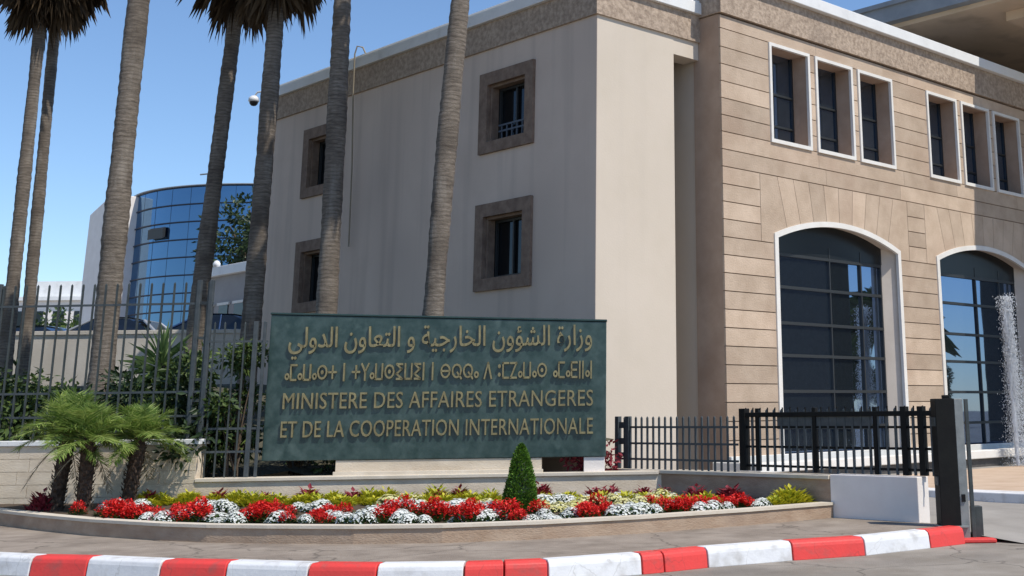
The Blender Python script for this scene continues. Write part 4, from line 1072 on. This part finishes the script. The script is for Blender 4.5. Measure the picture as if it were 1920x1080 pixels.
for px in (262,280,300,318,338,358,378,398,436,452,468,484,506,528,560,586,602,618,640,662,690,706,722,745,770,800,818,836,868,884,902,920,940,1010,1030,1056,1076,1104,1130,1160,1180,1206,1222,1244,1250,1275,1300,1325,1345):
    plant('yellow', px, 945+rf.uniform(-3,4), *LBL['yb'], .85)
for px in (272,310,390,445,516,594,630,714,826,876,1040,1066,1250):
    plant('yellow', px, 939+rf.uniform(-1,2), *LBL['yb'], .85)
for px, py in ((1452,.05),(1468,.25),(1486,.05),(1504,.15)): plant('yellow', px, -py, 'yellow green leafy plant at the right tip of the flower bed', 'yellow green plants at the right tip', .9)
for px in (330,418,505,520,582,672,735,822,862,1020,1112,1124,1150,1205,1246,1310,1376,1440): plant('dark', px, 940+rf.uniform(-2,3), *LBL['db'], .85)
for px, py in ((64,958),(80,955)): plant('dark', px, py, 'dark red leafy plant beside the leftmost date palm trunk', 'dark red plants by the date palms', .9)
for pl in protos.values():
    for pr in pl:
        if pr.name not in used:
            for ch in list(pr.children): bpy.data.objects.remove(ch)
            bpy.data.objects.remove(pr)

# ------------------------------------------------------------------ parked cars
def car(name, label, loc, rz, paint):
    t = thing(name, label, 'car', (0,0,0), 'cars parked above the retaining wall')
    L_, W_, = 4.3, 1.74
    prof = [(-2.1,.35),(-2.15,.62),(-2.05,.86),(-1.15,.96),(1.55,.98),(2.08,.92),(2.12,.55),(2.05,.32)]
    m = MB(); vs = []
    for y, k in ((-W_/2,.0),(W_/2,.0)):
        vs += [(x, y, z) for x, z in prof]
    n = len(prof)
    m.add(vs, [tuple(range(n)), tuple(reversed(range(n, 2*n)))] + [(i, n+i, n+(i+1) % n, (i+1) % n) for i in range(n)])
    m.build('body', paint, t, bevel=.09, seg=3)
    base = [(-1.25,.95),(1.72,.96)]; top = [(-.45,1.40),(.1,1.46),(.75,1.44),(1.30,1.34)]
    m = MB(); vs = []; pr = [base[0]]+top+[base[1]]
    for sgn in (-1,1):
        for x, z in pr: vs.append((x, sgn*(.80 if z < 1 else .58), z))
    n = len(pr)
    m.add(vs, [tuple(range(n)), tuple(reversed(range(n,2*n)))]+[(i, n+i, n+(i+1) % n, (i+1) % n) for i in range(n)])
    cabin = m.build('cabin_glass', M['glassdark'], t, bevel=.05, seg=2)
    m = MB(); vs = []; pr = [(-.52,1.372),(-.42,1.415),(.1,1.475),(.75,1.455),(1.22,1.37),(1.30,1.32)]
    for sgn in (-1,1):
        for x, z in pr: vs.append((x, sgn*.60, z))
    n = len(pr)
    m.add(vs+[(a[0],a[1],a[2]-.02) for a in vs], [(i, i+1, n+i+1, n+i) for i in range(n-1)]+[(2*n+i, 3*n+i, 3*n+i+1, 2*n+i+1) for i in range(n-1)])
    for sgn in (-1,1):
        m.tube([(-1.28,sgn*.80,.96),(-.46,sgn*.60,1.395)], .035, 6); m.tube([(1.26,sgn*.60,1.34),(1.72,sgn*.80,.97)], .05, 6); m.tube([(.38,sgn*.81,.95),(.34,sgn*.61,1.43)], .025, 6)
    m.build('roof', paint, t)
    first = None
    for x in (-1.3,1.3):
        for sgn in (-1,1):
            m = MB(); m.tube([(x,sgn*.88-sgn*.2,.32),(x,sgn*.88,.32)], .32, 18); wl = m.build('wheel', M['tyre'], t)
            m = MB(); m.tube([(x,sgn*.88-sgn*.02,.32),(x,sgn*.886,.32)], .20, 14); m.build('rim', M['steel'], wl)
    for sgn in (-1,1):
        m = MB(); m.box(-2.16,-2.06,sgn*.62-.15,sgn*.62+.15,.64,.76); m.build('headlight', M['plastic'], t, bevel=.02)
    t.location = loc; t.rotation_euler = (0,0,rz)
    return t
ang = atan2(-.72,.69)
p = at(215,600,41.5); car('parked_car', 'silver car parked above the retaining wall behind the thick palm', (p.x,p.y,3.36), ang, M['carsilver'])
p = at(402,600,39.8); car('parked_car', 'blue car parked above the retaining wall behind the double fence posts', (p.x+.1,p.y,3.30), ang, M['carblue'])
p = at(60,604,42.5); car('parked_car', 'dark car half hidden behind the two left palm trunks', (p.x,p.y,3.2), ang, M['cardark'])
